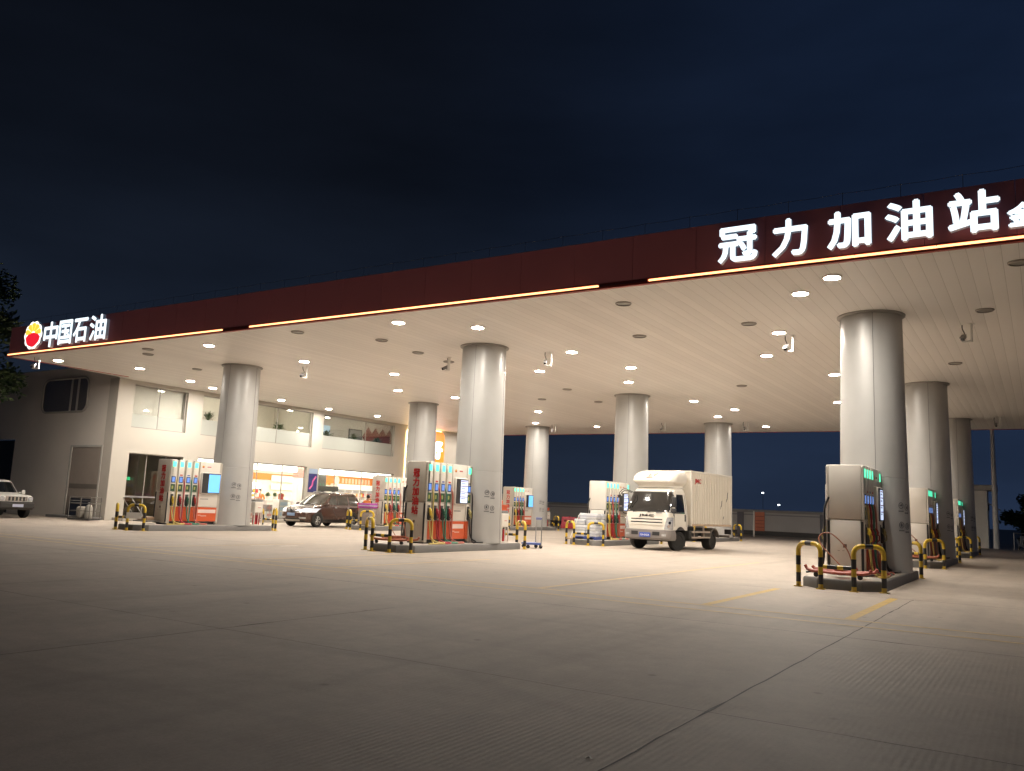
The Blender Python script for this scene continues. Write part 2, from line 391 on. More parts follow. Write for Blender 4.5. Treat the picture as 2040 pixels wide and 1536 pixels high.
# downlights ------------------------------------------------------
M_lens = mat('lit_lens', (.9, .9, .9), .4, emit=WARM, es=LAMP)
LIT = [(-6.95, -4.07), (-5.18, -1.36), (-6.25, 2.08), (-7.26, 4.2), (2.92, -3.99), (3.86, -.16), (-7.36, 8.95), (-7.75, 13.07), (-7.22, 16.91), (12.28, -4.39), (14.19, -2.89), (5.43, 3.56), (2.15, 7.73), (3.48, 10.68), (15.04, 1.66), (11.9, 4.83), (4.7, 17.0), (1.26, 22.55), (4.34, 25.2), (15.69, 5.21), (14.12, 8.47), (14.69, 14.84), (13.72, 21.26), (15.56, 18.44), (14.85, 26.79), (22.32, 1.0), (21.01, 4.45), (23.92, -3.2), (24.88, -4.32), (22.29, 8.99), (20.92, 16.74), (-6.9, 27.9)]
OFF = [(-.29, -4.31), (-1.35, -3.58), (-2.66, -.26), (8.02, -4.47), (9.86, -2.38), (9.6, -.06), (9.55, 1.9), (19.54, -3.88), (18.27, .09), (21.84, -.4), (27.66, .22), (10.51, 9.72), (7.57, 12.49), (9.95, 14.06), (28.49, -3.93), (-7.0, 6.2), (18.23, 10.82), (26.4, 7.88)]
CAMS = [(-7.14, -4.76), (2.96, .91), (10.1, 1.18), (14.3, 1.55), (22.57, 1.63), (27.26, 1.79), (1.99, 23.89), (9.56, 23.93), (14.44, 24.47), (27.09, 24.51)]
GR = [('front', 'shop-side'), ('front', 'middle'), ('front', 'right-hand'), ('second-row', 'shop-side'), ('second-row', 'middle'), ('second-row', 'right-hand'), ('back', 'shop-side'), ('back', 'middle'), ('back', 'right-hand')]
def where(pts):
    """describe each ceiling point by its nearest column; rank ties by distance"""
    info = []
    for (x, y) in pts:
        i = min(2, max(0, round(x/12.5))); jj = min(2, max(0, round(y/12.5)))
        dx, dy = x-12.5*i, y-12.5*jj; d = math.hypot(dx, dy)
        fb = 'in front' if dy < -1 else 'behind' if dy > 1 else ''
        lr = 'left' if dx < -1 else 'right' if dx > 1 else ''
        side = {('in front', ''): 'in front of', ('behind', ''): 'behind', ('', 'left'): 'left of', ('', 'right'): 'right of'}.get((fb, lr), (fb+' and to the '+lr+' of') if fb and lr else 'beside')
        if fb and lr: side = ('front-' if dy < 0 else 'rear-')+lr+' of'
        info.append((f'{side} the {GR[jj*3+i][0]} {GR[jj*3+i][1]} column', d))
    res = []
    for k, (s, d) in enumerate(info):
        same = sorted([q[1] for q in info if q[0] == s]); r = same.index(d)
        o = '' if len(same) == 1 else (', nearer one' if r == 0 else ', farther one') if len(same) == 2 else ', '+['nearest', 'second nearest', 'third nearest', 'fourth nearest', 'fifth nearest', 'sixth nearest'][r]
        res.append(s+o)
    return res
def downlight(label, lit, loc, grp):
    t = thing('ceiling_downlight', label, 'downlight', loc, 0, grp)
    q = MB(); q.lathe([(.215, 0.), (.215, -.02), (.20, -.038), (.178, -.040), (.176, -.012)] , 24)
    q.build('trim_ring', M_white if lit else mat('grey_trim', (.33, .30, .27), .45), t)
    q = MB()
    if lit: q.lathe([(.174, -.020), (.174, -.030), (.10, -.031), (.04, -.031)], 24)
    else: q.lathe([(.17, -.020), (.10, -.026), (.05, -.026)], 20)
    q.build('lens', M_lens if lit else mat('unlit_lens', (.30, .28, .25), .3), t); return t
wl = where(LIT); d0 = None
for (x, y), s in zip(LIT, wl):
    L = 'glowing round downlight '+s
    if d0 is None: d0 = downlight(L, True, (x, y, HC), 'lit downlights in the canopy ceiling')
    else: dup(d0, (x, y, HC), 0, L)
wl = where(OFF); d1 = None
for (x, y), s in zip(OFF, wl):
    L = 'unlit grey downlight '+s
    if d1 is None: d1 = downlight(L, False, (x, y, HC), 'unlit downlights in the canopy ceiling')
    else: dup(d1, (x, y, HC), 0, L)
def cctv(label, loc, rz):
    t = thing('security_camera', label, 'camera', loc, rz, 'security cameras under the canopy')
    q = MB(); q.b2(-.02, .02, -.05, .05, -.46, 0, .004); q.b2(-.24, .02, -.05, .05, -.50, -.46, .004); q.b2(-.07, .07, -.08, .08, -.012, 0, .003)
    q.build('bracket', M_white, t)
    q = MB(); Mx = T(-.20, 0, -.36) @ Matrix.Rotation(R(28), 4, 'X')
    q.box((0, -.02, 0), (.11, .30, .10), .03, M=Mx, seg=2); q.b2(-.062, .062, -.22, .10, .050, .060, .004, M=Mx); q.cyl((0, 0, -.05), (0, 0, -.14), .025, M=Mx)
    q.build('camera_body', mat('camera_grey', (.25, .24, .24), .4), t)
    q = MB(); q.cyl((0, -.17, 0), (0, -.182, 0), .042, n=14, M=Mx); q.build('lens', mat('lens_glass', (.01, .01, .015), .08), t)
    q = MB(); q.tube(smoothpath([(-.20, .12, -.30), (-.22, .16, -.2), (-.25, .10, -.10), (-.24, .05, 0)]), .014, 6); q.build('cable', M_dark, t)
    return t
wl = where(CAMS); c0 = None
for k, ((x, y), s) in enumerate(zip(CAMS, wl)):
    L = 'security camera on a white bracket '+s
    rz = R([35, 20, -25, 20, 0, -10, 20, 0, 25, 10][k])
    if c0 is None: c0 = cctv(L, (x, y, HC), rz)
    else: dup(c0, (x, y, HC), rz, L)

# ---------------------------------------------------------------- illuminated lettering
M_sign = mat('white_sign_light', (.9, .9, .9), .4, emit=(.80, .93, 1.0), es=1.5)
M_signside = mat('sign_return', (.75, .8, .85), .4, emit=(.5, .75, 1.0), es=.06)
YS = CY0-.16
big = thing('illuminated_sign', 'large white glowing Chinese letters on the right end of the red fascia', 'sign', (25.4, YS, 7.5))
def letter(ch, x0, x1, z0, z1, par, o, o_=.026):
    q = MB(); q.text(ch, ((x0+x1)/2-o[0], 0, (z0+z1)/2-o[2]), x1-x0-2*o_, z1-z0-2*o_, .12, FRONT, .004, bold=o_); q.facemat(lambda n_, c_: not (abs(n_.y) > .9 and c_.y < 0), 1)
    return q.build('sign_character', [M_sign, M_signside], par)
for ch, x0, x1, z0, z1 in (('冠', 22.66, 23.57, 7.09, 7.93), ('力', 23.88, 24.65, 7.08, 7.94), ('加', 25.04, 25.92, 7.10, 7.93), ('油', 26.18, 27.07, 7.11, 7.96), ('站', 27.33, 28.24, 7.10, 7.97), ('金', 28.34, 28.86, 7.12, 7.60)):
    letter(ch, x0, x1, z0, z1, big, (25.4, YS, 7.5))
small = thing('illuminated_sign', 'smaller glowing sign of four white Chinese letters beside the flower emblem', 'sign', (-3.3, YS, 7.55))
for ch, x0, x1, z0, z1 in (('中', -5.45, -4.42, 7.03, 8.08), ('国', -4.36, -3.42, 7.07, 8.06), ('石', -3.33, -2.36, 7.08, 8.05), ('油', -2.22, -1.12, 7.08, 8.09)):
    letter(ch, x0, x1, z0, z1, small, (-3.3, YS, 7.55), .024)
emb = thing('emblem_sign', 'glowing yellow and red flower emblem with white rim on the left end of the fascia', 'sign', (-6.28, YS, 7.62))
def lobed(sx, sz, n=10, dep=.09, k=120):
    return [(sx*(1-dep+dep*abs(math.cos(n/2*a)))*math.cos(a), sz*(1-dep+dep*abs(math.cos(n/2*a)))*math.sin(a)) for a in [2*math.pi*i/k for i in range(k)]]
q = MB(); q.prism(lobed(.68, .60), -.05, .05, M=FRONT); q.facemat(lambda n_, c_: not (abs(n_.y) > .9 and c_.y < 0), 1); q.build('emblem_rim', [mat('emblem_white', (.9, .9, .9), .4, emit=(1, .97, .9), es=1.5), M_signside], emb)
M_ey = mat('emblem_yellow', (.8, .5, .1), .4, emit=(1, .50, .045), es=1.35); M_er = mat('emblem_red', (.6, .03, .05), .4, emit=(.80, .015, .03), es=1.0)
q = MB()
for k in range(5):
    a0 = R(-2+36.5*k+2.5); a1 = R(-2+36.5*(k+1)-2.5)
    if k == 2: pass
    pp = [(.17*math.cos(a0)*.9, .06+.12*math.sin(a0))]
    for i in range(9):
        a = a0+(a1-a0)*i/8; bulge = 1-.07*(1-math.sin(math.pi*i/8)); pp.append((.585*bulge*math.cos(a), .02+.50*bulge*math.sin(a)))
    pp.append((.17*math.cos(a1)*.9, .06+.12*math.sin(a1)))
    q.prism(pp, .051, .07, M=FRONT)
q.build('emblem_petals', M_ey, emb)
q = MB(); pp = [(-.54, -.09), (-.36, .04), (-.18, .09), (0, .105), (.18, .09), (.36, .04), (.54, -.09)]
for i in range(13):
    a = R(-12-156*i/12); s_ = 1-.05*(1-abs(math.sin(3*math.pi*i/12+.5)))
    pp.append((.55*s_*math.cos(a), .0+.50*s_*math.sin(a)))
q.prism(pp, .051, .07, M=FRONT); q.build('emblem_base', M_er, emb)

# ---------------------------------------------------------------- columns
def column_material():
    m = mat('silver_column_cladding', (.43, .425, .415), .38, .12, var=.08, vscale=1.6); return m
M_colm = column_material()
M_seam = mat('column_seam', (.16, .16, .16), .5)
def col_r(z): return .86-.045*min(1, z/2.3)-.06*max(0, (z-2.3)/4.6)
def make_column(label, loc):
    t = thing('canopy_column', label, 'column', loc, 0, 'round silver columns carrying the canopy')
    q = MB(); pr = [(col_r(z), z) for z in (0, .4, 1, 1.7, 2.345)]+[(col_r(2.35)-.008, 2.35), (col_r(2.36)-.008, 2.358)]+[(col_r(z), z) for z in (2.363, 2.7, 3.2, 3.8, 4.6, 5.4, 6.2, HC-.225)]
    q.lathe(pr, 64); q.build('shaft', M_colm, t, smooth=50)
    q = MB()
    for k in range(4):
        a = R(-78+90*k); pts = [(math.cos(a)*(col_r(z)+.001), math.sin(a)*(col_r(z)+.001), z) for z in (0, 1.2, 2.35, 3.5, 4.63, 5.6, HC-.23)]
        q.tube(pts, .007, 5)
    q.build('seam', M_seam, t)
    q = MB(); q.lathe([(.752, HC-.275), (.80, HC-.27), (.845, HC-.255), (.85, HC-.222)], 48); q.build('collar', mat('collar_grey', (.38, .36, .34), .45, .4), t, smooth=50)
    # pictograms: two by two little marks with lines of small print
    q = MB()
    for k, (da, z) in enumerate(((0, 1.66), (15, 1.62), (0, 1.18), (15, 1.15))):
        a = R(-34+da); rr = col_r(z)+.003; Mx = T(rr*math.cos(a), rr*math.sin(a), z) @ Matrix.Rotation(a, 4, 'Z') @ SIDE
        ring = [(.075*math.cos(2*math.pi*i/20), .075*math.sin(2*math.pi*i/20), 0) for i in range(21)]
        q.tube(ring, .007, 5, M=Mx)
        if k == 0: q.b2(-.045, .045, -.012, .012, -.002, .004, M=Mx); q.b2(-.005, .045, .014, .03, -.002, .004, M=Mx)
        elif k == 1: q.b2(-.015, .02, -.04, .03, -.002, .004, M=Mx); q.b2(.02, .035, -.03, .01, -.002, .004, M=Mx)
        elif k == 2: q.prism([(-.02, -.04), (.02, -.04), (.03, 0), (0, .05), (-.03, 0)], -.002, .004, M=Mx)
        else: q.b2(-.012, .012, -.045, .045, -.002, .004, M=Mx)
        for i in range(5): q.b2(-.085+.036*i, -.06+.036*i, -.155, -.125, -.002, .003, M=Mx)
    q.build('pictograms', M_greytext, t)
    return t
CP = [(i*12.5, jj*12.5) for jj in range(3) for i in range(3)]
CL = ['silver column at the front nearest the shop, left of the brown minivan', 'big silver column in the front centre behind the pump with red lettering', 'largest silver column, at the front right beside the plain pump', 'silver column of the second row in front of the orange shop sign', 'silver column of the second row rising just behind the white truck cab', 'silver column of the second row close behind the largest right-hand one', 'silver column of the back row nearest the shop, by the red barriers', 'silver column of the back row rising behind the truck box', 'rearmost right silver column beside the small white kiosk']
KH = .22
col0 = None
for (x, y), L in zip(CP, CL):
    if col0 is None: col0 = make_column(L, (x, y, KH-.0))
    else: dup(col0, (x, y, KH), 0, L)

# ---------------------------------------------------------------- pump islands, guard rails
M_kerb = mat('grey_kerb_stone', (.17, .165, .16), .55, var=.2, vscale=2.5, bump=.15)
IS_L = ['shop-side front', 'centre front', 'right-hand front', 'shop-side second-row', 'centre second-row', 'right-hand second-row', 'shop-side back', 'centre back', 'right-hand back']
def island(label, loc):
    t = thing('pump_island', label, 'pump island', loc, 0, 'raised kerbed pump islands')
    def oct_(o): return [(-.45+o*.4, -4.65+o), (.45-o*.4, -4.65+o), (.82-o, -4.25+o*.4), (.82-o, 1.55-o*.4), (.45-o*.4, 1.95-o), (-.45+o*.4, 1.95-o), (-.82+o, 1.55-o*.4), (-.82+o, -4.25+o*.4)]
    q = MB(); rings = [[(*p, 0) for p in oct_(0)], [(*p, KH-.045) for p in oct_(0)], [(*p, KH-.012) for p in oct_(.02)], [(*p, KH-.008) for p in oct_(.05)]]
    q.loft(rings); q.build('kerb', M_kerb, t)
    q = MB(); q.prism(oct_(.055), KH-.02, KH); q.build('top_slab', M_pol, t)
    return t
i0 = None
for (x, y), s in zip(CP, IS_L):
    L = f'low grey kerbed pump island under the {s} column'
    if i0 is None: i0 = island(L, (x, y, 0))
    else: dup(i0, (x, y, 0), 0, L)
STRIPE = [M_yel, M_blk]
def hoop_path(x0, y0, x1, y1, h, r=.17):
    d = Vector((x1-x0, y1-y0, 0)); L = d.length; d /= L; P = []; B = []
    a = Vector((x0, y0, 0))
    lens = [0]
    zs = [0, .10, .1001, .30, .3001, .46, .4601, .66, .6601, h-r]
    bb = [0, 0, 1, 1, 0, 0, 1, 1, 0]
    P += [a+Vector((0, 0, z)) for z in zs]; B += bb
    for i in range(1, 7):
        t = math.pi/2*i/6; P.append(a+d*(r-r*math.cos(t))+Vector((0, 0, h-r+r*math.sin(t)))); B.append(0)
    m0 = L/2-.085; m1 = L/2+.085
    P += [a+d*m0+Vector((0, 0, h)), a+d*(m0+.0005)+Vector((0, 0, h)), a+d*m1+Vector((0, 0, h)), a+d*(m1+.0005)+Vector((0, 0, h))]; B += [0, 1, 1, 0]
    for i in range(0, 7):
        t = math.pi/2*(1-i/6); P.append(a+d*(L-r+r*math.cos(t))+Vector((0, 0, h-r+r*math.sin(t)))); B.append(0)
    b = a+d*L
    P += [b+Vector((0, 0, z)) for z in zs[::-1][1:]]; B += bb[::-1][:]
    B = B[:len(P)-1]
    return P, B
def guard(label, loc, rz):
    t = thing('guard_rail', label, 'guard rail', loc, rz, 'black and yellow guard rails round the pump islands')
    for s in (-1, 1):
        q = MB(); P, B = hoop_path(s*.86, .32, s*.33, 0, .93); q.tube(P, .052, 10, bands=B)
        for f_ in ((s*.86, .32), (s*.33, 0)): q.box((f_[0], f_[1], .008), (.17, .17, .016), .003)
        q.build('hoop', STRIPE, t, smooth=60)
    q = MB(); L = [(-.28, 0), (-.2, 0), (-.199, 1), (-.0, 1), (.001, 0), (.12, 0), (.121, 1), (.2, 1), (.28, 0)]
    q.tube([(a, .03, .47) for a, _ in L], .045, 10, bands=[b for _, b in L][:-1]); q.build('crossbar', STRIPE, t, smooth=60)
    return t
g0 = None
for (x, y), s in zip(CP, IS_L):
    for side in (0, 1):
        L = f'black and yellow hooped guard rail at the {"rear" if side else "front"} end of the {s} island'
        loc = (x, y+(2.1 if side else -4.82), 0); rz = math.pi if side else 0
        if g0 is None: g0 = guard(L, loc, rz)
        else: dup(g0, loc, rz, L)

# ---------------------------------------------------------------- fuel dispensers
M_lightg = mat('green_status_light', (.1, .8, .5), .3, emit=(.10, 1.0, .56), es=1.25)
M_scrb = mat('blue_price_screen', (.05, .1, .3), .2, emit=(.20, .36, .85), es=.75)
M_scrf = mat('screen_frame', (.02, .045, .16), .25)
M_lcd = mat('lit_blue_display', (.1, .3, .6), .2, emit=(.16, .48, .95), es=1.15)
M_lcdw = mat('lit_white_display', (.6, .65, .8), .2, emit=(.60, .72, 1.0), es=.95)
M_hose = [mat('yellow_hose', (.60, .47, .16), .45), mat('red_hose', (.42, .045, .06), .4), mat('green_hose', (.06, .22, .15), .45), mat('pale_red_hose', (.50, .16, .12), .4), mat('black_hose', (.02, .02, .022), .45)]
M_noz = [mat('yellow_nozzle', (.60, .42, .04), .35), mat('dark_red_nozzle', (.30, .02, .03), .35), mat('green_nozzle', (.02, .10, .06), .35), mat('red_nozzle', (.34, .03, .025), .35), mat('khaki_nozzle', (.32, .28, .10), .4)]
DW, DL, DH = .41, 1.22, 2.5
def nozzle_mesh():
    q = MB()
    q.tube([(.06, 0, .80), (.075, 0, .90), (.10, 0, .98), (.085, .0, 1.04), (.02, 0, 1.09)], [.035, .045, .05, .036, .016], 9)   # body and spout going in
    q.tube([(.10, 0, .97), (.15, 0, .90), (.15, 0, .80), (.085, 0, .76)], .016, 6)                                             # hand guard
    return q
NZ = nozzle_mesh()
def grip_mesh():
    q = MB(); q.box((.055, 0, .83), (.09, .10, .24), .025, seg=2); q.box((.03, 0, 1.0), (.05, .11, .20), .02); return q
HOL = grip_mesh()
def dispenser(label, loc, red=True, fifth=True, lcd=True):
    t = thing('fuel_dispenser', label, 'fuel pump', loc, 0, 'tall fuel dispensers on the islands')
    q = MB(); q.b2(-DW+.07, DW-.07, -DL+.06, DL-.06, .12, DH-.02, .02); q.build('cabinet', M_beige, t)
    q = MB(); q.b2(-DW+.10, DW-.10, -DL+.10, DL-.10, 0, .12); q.build('plinth', M_dark, t)
    for s in (-1, 1):
        q = MB(); y0, y1 = (-DL, -DL+.16) if s < 0 else (DL-.16, DL)
        yo = y0 if s < 0 else y1
        q.b2(-DW+.055, DW-.055, y0, y1, 1.258, DH, .03, seg=2); q.b2(-DW+.075, DW-.075, y0+.004, y1-.004, .04, 1.25, .025, seg=2)
        for sx in (-1, 1): q.b2(sx*(DW-.05), sx*DW, y0+.012, y1, 1.26, DH-.02, .015); q.b2(sx*(DW-.018), sx*DW, y0+.012, y1, .04, 1.25, .008)
        e_ = q.build('end_panel', M_beige if red else M_panel, t)
        for sx in (-1, 1):
            q = MB(); q.b2(sx*(DW-.072), sx*(DW-.022), yo-s*.03, yo-s*.002, .10, 1.22); q.build('corner_slot', M_dark, e_)
        q = MB(); q.b2(-.05, .03, yo+s*.001, yo+s*.003, .62, .70)
        for k in range(4): q.b2(-.17+.10*k, -.12+.10*k, yo-s*.0005, yo+s*.003, .545, .553)
        q.build('notice', mat('brown_notice', (.16, .10, .08), .5), e_)
        if red and s < 0:
            q = MB()
            for k, ch in enumerate('冠力加油站'): q.text(ch, (.0, yo-.002, 2.14-.285*k), .24, .24, .006, FRONT, .006, bold=.009)
            q.build('red_lettering', M_redtext, e_)
    ym = [-DL+.12+.335*k+.05 for k in range(4)]+([DL-.17] if fifth else [])
    for s in (1, -1):
        Ms = I4 if s > 0 else Matrix.Rotation(math.pi, 4, 'Z')
        for k, y in enumerate(ym):
            k5 = k if k < 4 else 4
            q = MB(); q.b2(DW-.075, DW, y-.125, y+.125, 1.245, DH, .022, M=Ms, seg=2); q.b2(DW-.075, DW-.004, y-.125, y+.125, .69, 1.235, .015, M=Ms)
            p = q.build('pump_module', M_panel, t)
            q = MB(); q.b2(DW-.01, DW+.008, y-.075, y+.075, 2.22, 2.42, .03, M=Ms, seg=2); q.build('status_light', M_lightg, p)
            q = MB(); q.b2(DW-.01, DW+.006, y-.095, y+.095, 1.60, 1.85, .02, M=Ms); q.b2(DW-.01, DW+.010, y-.068, y+.068, 1.63, 1.82, .008, mi=1, M=Ms); q.build('price_screen', [M_scrf, M_scrb], p)
            q = MB(); q.b2(DW-.01, DW+.005, y-.10, y+.10, 1.27, 1.55, .02, M=Ms); q.b2(DW, DW+.010, y-.06, y+.02, 1.36, 1.48, .004, mi=1, M=Ms); q.build('keypad', [M_green, mat('key_buttons', (.35, .36, .12), .4)], p)
            if k > 0: q = MB(); q.b2(DW-.004, DW+.003, y-.06, y+.06, 1.88, 1.925, M=Ms); q.build('grade_label', [M_redtext, M_redtext, mat('blue_label', (.08, .12, .35), .4), M_redtext, M_greytext][k5], p)
            q = MB(); q.b2(DW-.075, DW-.002, y-.125, y+.125, .13, .685, .012, M=Ms); q.build('lower_panel', M_orange, p)
            q = MB(); q.b2(DW-.02, DW+.002, y-.075, y+.075, .74, 1.17, .02, M=Ms); q.build('nozzle_recess', M_dark, p)
            Mn = Ms @ T(DW-.02, y, 0)
            q = MB(); q.add(NZ.v, NZ.f, 0, Mn); q.add(HOL.v, HOL.f, 1, Mn); q.build('nozzle', [M_noz[k5], M_dark], t)
            rr = random.Random(k*7+s); o = rr.uniform(.02, .16); r1 = rr.uniform(-.04, .10)+(.08 if k == 0 else 0)
            pts = [(DW-.06, y+.165, 1.75), (DW+.03, y+.165, 1.5), (DW+.05, y+.16, 1.0), (DW+.07, y+.14, .5), (DW+.12, y+.10, .12), (DW+.22, y+.05, .025), (DW+.34+r1*.3, y-.10-r1*2+o, .03), (DW+.38+r1*.3, y+.25+o, .03), (DW+.30, y+.42, .05), (DW+.20, y+.25, .055), (DW+.12, y+.05, .18), (DW+.08, y+.0, .5), (DW+.055, y, .74)]
            q = MB(); q.tube(smoothpath(pts, 5), .023, 7, M=Ms); q.build('hose', M_hose[k5], t)
        # display module
        y0 = ym[3]+.18; y1 = (DL-.33) if fifth else DL-.10
        q = MB(); q.b2(DW-.075, DW-.002, y0, y1, .69, DH, .02, M=Ms, seg=2); q.b2(DW-.03, DW+.09, y0+.05, y1+.0, 1.21, 2.08, .05, M=Ms, seg=3)
        p = q.build('display_module', M_panel, t)
        q = MB(); q.b2(DW+.08, DW+.095, y0+.085, y1-.035, 1.25, 2.04, .02, M=Ms); q.build('display_bezel', M_dark, p)
        q = MB(); yl = y0+.085+(y1-y0)*.30
        q.b2(DW+.09, DW+.100, yl, y1-.06, 1.28, 2.0, .008, M=Ms)
        if not lcd:
            for z in (1.46, 1.62, 1.80, 1.95): q.b2(DW+.094, DW+.102, yl+.01, y1-.075, z, z+.022, mi=1, M=Ms)
            for z in (1.40, 1.56, 1.72, 1.88):
                for i in range(4): q.b2(DW+.094, DW+.1015, yl+.04+.055*i, yl+.075+.055*i, z, z+.035, mi=2, M=Ms)
        q.build('display_screen', [M_lcd if lcd else M_lcdw, mat('dark_red_bar', (.2, .02, .04), .4), M_grey], p)
        q = MB()
        for i in range(6): q.b2(DW-.004, DW+.001, y0+.34+.03*i, y0+.36+.03*i, 2.27, 2.31, mi=0, M=Ms)
        for i in range(11): q.b2(DW-.004, DW+.001, y0+.12+.035*i, y0+.145+.035*i, 1.0, 1.03, mi=1, M=Ms)
        q.build('small_print', [M_redtext, M_greytext], p)
        q = MB(); q.prism(lobed(.055, .05, 10, .09, 40), 0, .004, M=Ms @ T(DW-.003, y0+.14, 2.29) @ SIDE); q.prism([(-.045, -.01), (.045, -.01), (.03, -.042), (-.03, -.042)], .0041, .006, mi=1, M=Ms @ T(DW-.003, y0+.14, 2.29) @ SIDE); q.build('emblem', [M_gold, M_redtext], p)
        q = MB(); q.b2(DW-.075, DW-.001, y0, y1, .13, .685, .012, M=Ms); q.b2(DW-.01, DW+.002, y0+.06, y1-.08, .46, .60, mi=1, M=Ms)
        for i in range(9): q.b2(DW-.004, DW+.001, y0+.08+.045*i, y0+.11+.045*i, .33 if i > 2 else .36, .365 if i > 2 else .39, mi=1, M=Ms)
        q.build('lower_panel', [M_orange, mat('pale_print', (.75, .6, .55), .5)], p)
    return t
DY = -1.98
DLAB = ['fuel dispenser with red lettering nearest the shop, before the dark office door', 'fuel dispenser with large red lettering in the front centre', 'big plain fuel dispenser seen end-on at the front right', 'fuel dispenser with red lettering just right of the brown minivan', 'plain fuel dispenser left of the white truck behind the water packs', 'plain fuel dispenser behind the front right one', 'distant fuel dispenser with red lettering near the red barriers', 'fuel dispenser hidden behind the white truck', 'farthest plain fuel dispenser beside the rearmost right column']
A = dispenser(DLAB[0], (-.12, DY, KH), True, False, True)
Bd = dispenser(DLAB[1], (12.5-.12, DY, KH), True, True, False)
Cd = dispenser(DLAB[2], (25-.13, DY, KH), False, True, False)
dup(A, (-.12, 12.5+DY, KH), 0, DLAB[3]); dup(A, (-.12, 25+DY, KH), 0, DLAB[6])
dup(Cd, (12.4, 12.5+DY, KH), 0, DLAB[4]); dup(Cd, (24.9, 12.5+DY, KH), 0, DLAB[5]); dup(Cd, (24.9, 25+DY, KH), 0, DLAB[8])
# ---------------------------------------------------------------- shop building
FX = -9.205
M_wall = mat('cream_render', (.50, .47, .42), .6, var=.04, vscale=.7, bump=.05)
M_wallend = mat('grey_render', (.72, .66, .60), .7, var=.10, vscale=.6, bump=.1)
M_glass = glass('window_glass', (.92, .94, .92), .14, rise=.22)
M_clear = glass('shopfront_glass', (.95, .97, .96), .05)
M_frost = mat('frosted_band', (.42, .44, .41), .3, var=.03)
M_frame = mat('window_frame_grey', (.30, .28, .25), .4)
def wallx(x0, x1, y0, y1, z0, z1, holes):
    q = MB(); ys = sorted({y0, y1, *[h[0] for h in holes], *[h[1] for h in holes]}); zs = sorted({z0, z1, *[h[2] for h in holes], *[h[3] for h in holes]})
    def inh(y, z): return any(h[0] < y < h[1] and h[2] < z < h[3] for h in holes)
    for a, b in zip(ys, ys[1:]):
        for c_, d in zip(zs, zs[1:]):
            if inh((a+b)/2, (c_+d)/2): continue
            for x in (x0, x1): q.add([(x, a, c_), (x, b, c_), (x, b, d), (x, a, d)], [[0, 1, 2, 3]])
    for h in holes+[(y0, y1, z0, z1)]:
        a, b, c_, d = h
        for p in ([(a, c_), (b, c_)], [(b, c_), (b, d)], [(b, d), (a, d)], [(a, d), (a, c_)]):
            q.add([(x0, *p[0]), (x0, *p[1]), (x1, *p[1]), (x1, *p[0])], [[0, 1, 2, 3]])
    return q
shop = thing('shop_building', 'cream two storey shop building with lit glass shopfront under the canopy', 'building', (FX, .3, 0))
def sp(q, name, m, label=None, smooth=35, parent=None):
    o = q.build(name, m, None, smooth, label); o.parent = parent or shop
    if not parent: o.matrix_parent_inverse = T(-FX, -.3, 0)
    return o
W1, W2, W3 = (1.14, 4.25, 4.55, 6.70), (5.2, 13.3, 4.55, 6.70), (14.2, 21.05, 4.55, 6.70)
D1, S1, S2 = (1.2, 4.3, .15, 3.3), (5.2, 13.1, .15, 3.35), (14.1, 21.25, .15, 3.35)
sp(wallx(FX, FX-.28, .3, 28.4, 0, 7.6, [W1, W2, W3, D1, S1, S2]), 'facade_wall', M_wall, smooth=0)
q = MB()
q.b2(-30, FX-.003, .3, .55, 3.95, 7.6); q.b2(-18.2, FX-.003, .3, .55, 0, 3.949); q.b2(-30, -21.5, .3, .55, 0, 3.949)
sp(q, 'end_wall', M_wallend, smooth=0)
sp(MB().b2(-9.95, FX-.004, .27, .299, 0, 6.88), 'corner_pilaster', mat('pale_pilaster', (.50, .46, .41), .6), smooth=0)
sp(MB().b2(-30, FX-.29, 28.1, 28.4, 0, 7.6), 'rear_wall', M_wall, smooth=0)
sp(MB().b2(-30, FX, .55, 28.1, 7.4, 7.6), 'roof_slab', M_wallend, smooth=0)
q = MB(); q.b2(-15.9, FX-.281, .56, 28.09, 3.62, 4.0); sp(q, 'upper_floor', mat('floor_slab', (.6, .57, .52), .6), smooth=0)
M_cream = mat('cream_interior', (.78, .70, .58), .6, var=.03)
M_dimwall = mat('dim_interior', (.66, .62, .55), .6)
sp(MB().b2(-16.0, -15.85, 4.86, 28.09, .15, 3.6), 'shop_back_wall', M_cream, smooth=0)
sp(MB().b2(-15.85, FX-.285, 4.7, 4.85, .15, 3.6), 'partition_wall', M_cream, smooth=0)
sp(MB().b2(-13.6, FX-.285, .57, 4.69, .05, .14), 'office_floor', M_dimwall, smooth=0)
sp(MB().b2(-13.7, -13.6, .57, 4.69, .15, 3.6), 'office_back_wall', mat('office_wall', (.52, .47, .40), .6), smooth=0)
sp(MB().b2(-15.85, FX-.285, 4.86, 28.09, .05, .149), 'shop_floor', mat('pale_tile_floor', (.6, .57, .52), .25), smooth=0)
for y0, y1, m in ((.57, 4.7, 'a'), (4.71, 13.74, 'b'), (13.76, 28.05, 'c')):
    xb = {'a': -9.62, 'b': -13.2, 'c': -13.8}[m]
    sp(MB().b2(xb-.1, xb, y0, y1, 4.01, 7.39), 'upstairs_back_wall', {'a': mat('white_blind', (.78, .75, .69), .6), 'b': M_dimwall, 'c': mat('upstairs_grey', (.46, .43, .39), .6)}[m], smooth=0)
    sp(MB().b2(xb, FX-.285, y1-.04, y1, 4.01, 7.39), 'upstairs_partition', M_dimwall, smooth=0)
for x, y0, y1, e_ in ((-11.2, 6.5, 12.5, 1.6), (-11.6, 16.5, 25.0, 1.1)):
    sp(MB().b2(x-.12, x+.12, y0, y1, 7.30, 7.38, .01), 'upstairs_fill_glow', mat('upstairs_fill_glow_%d' % int(y0), (.9, .9, .85), .4, emit=(1, .92, .78), es=e_*15))  # added glow strips to brighten the upper rooms, no known fittings
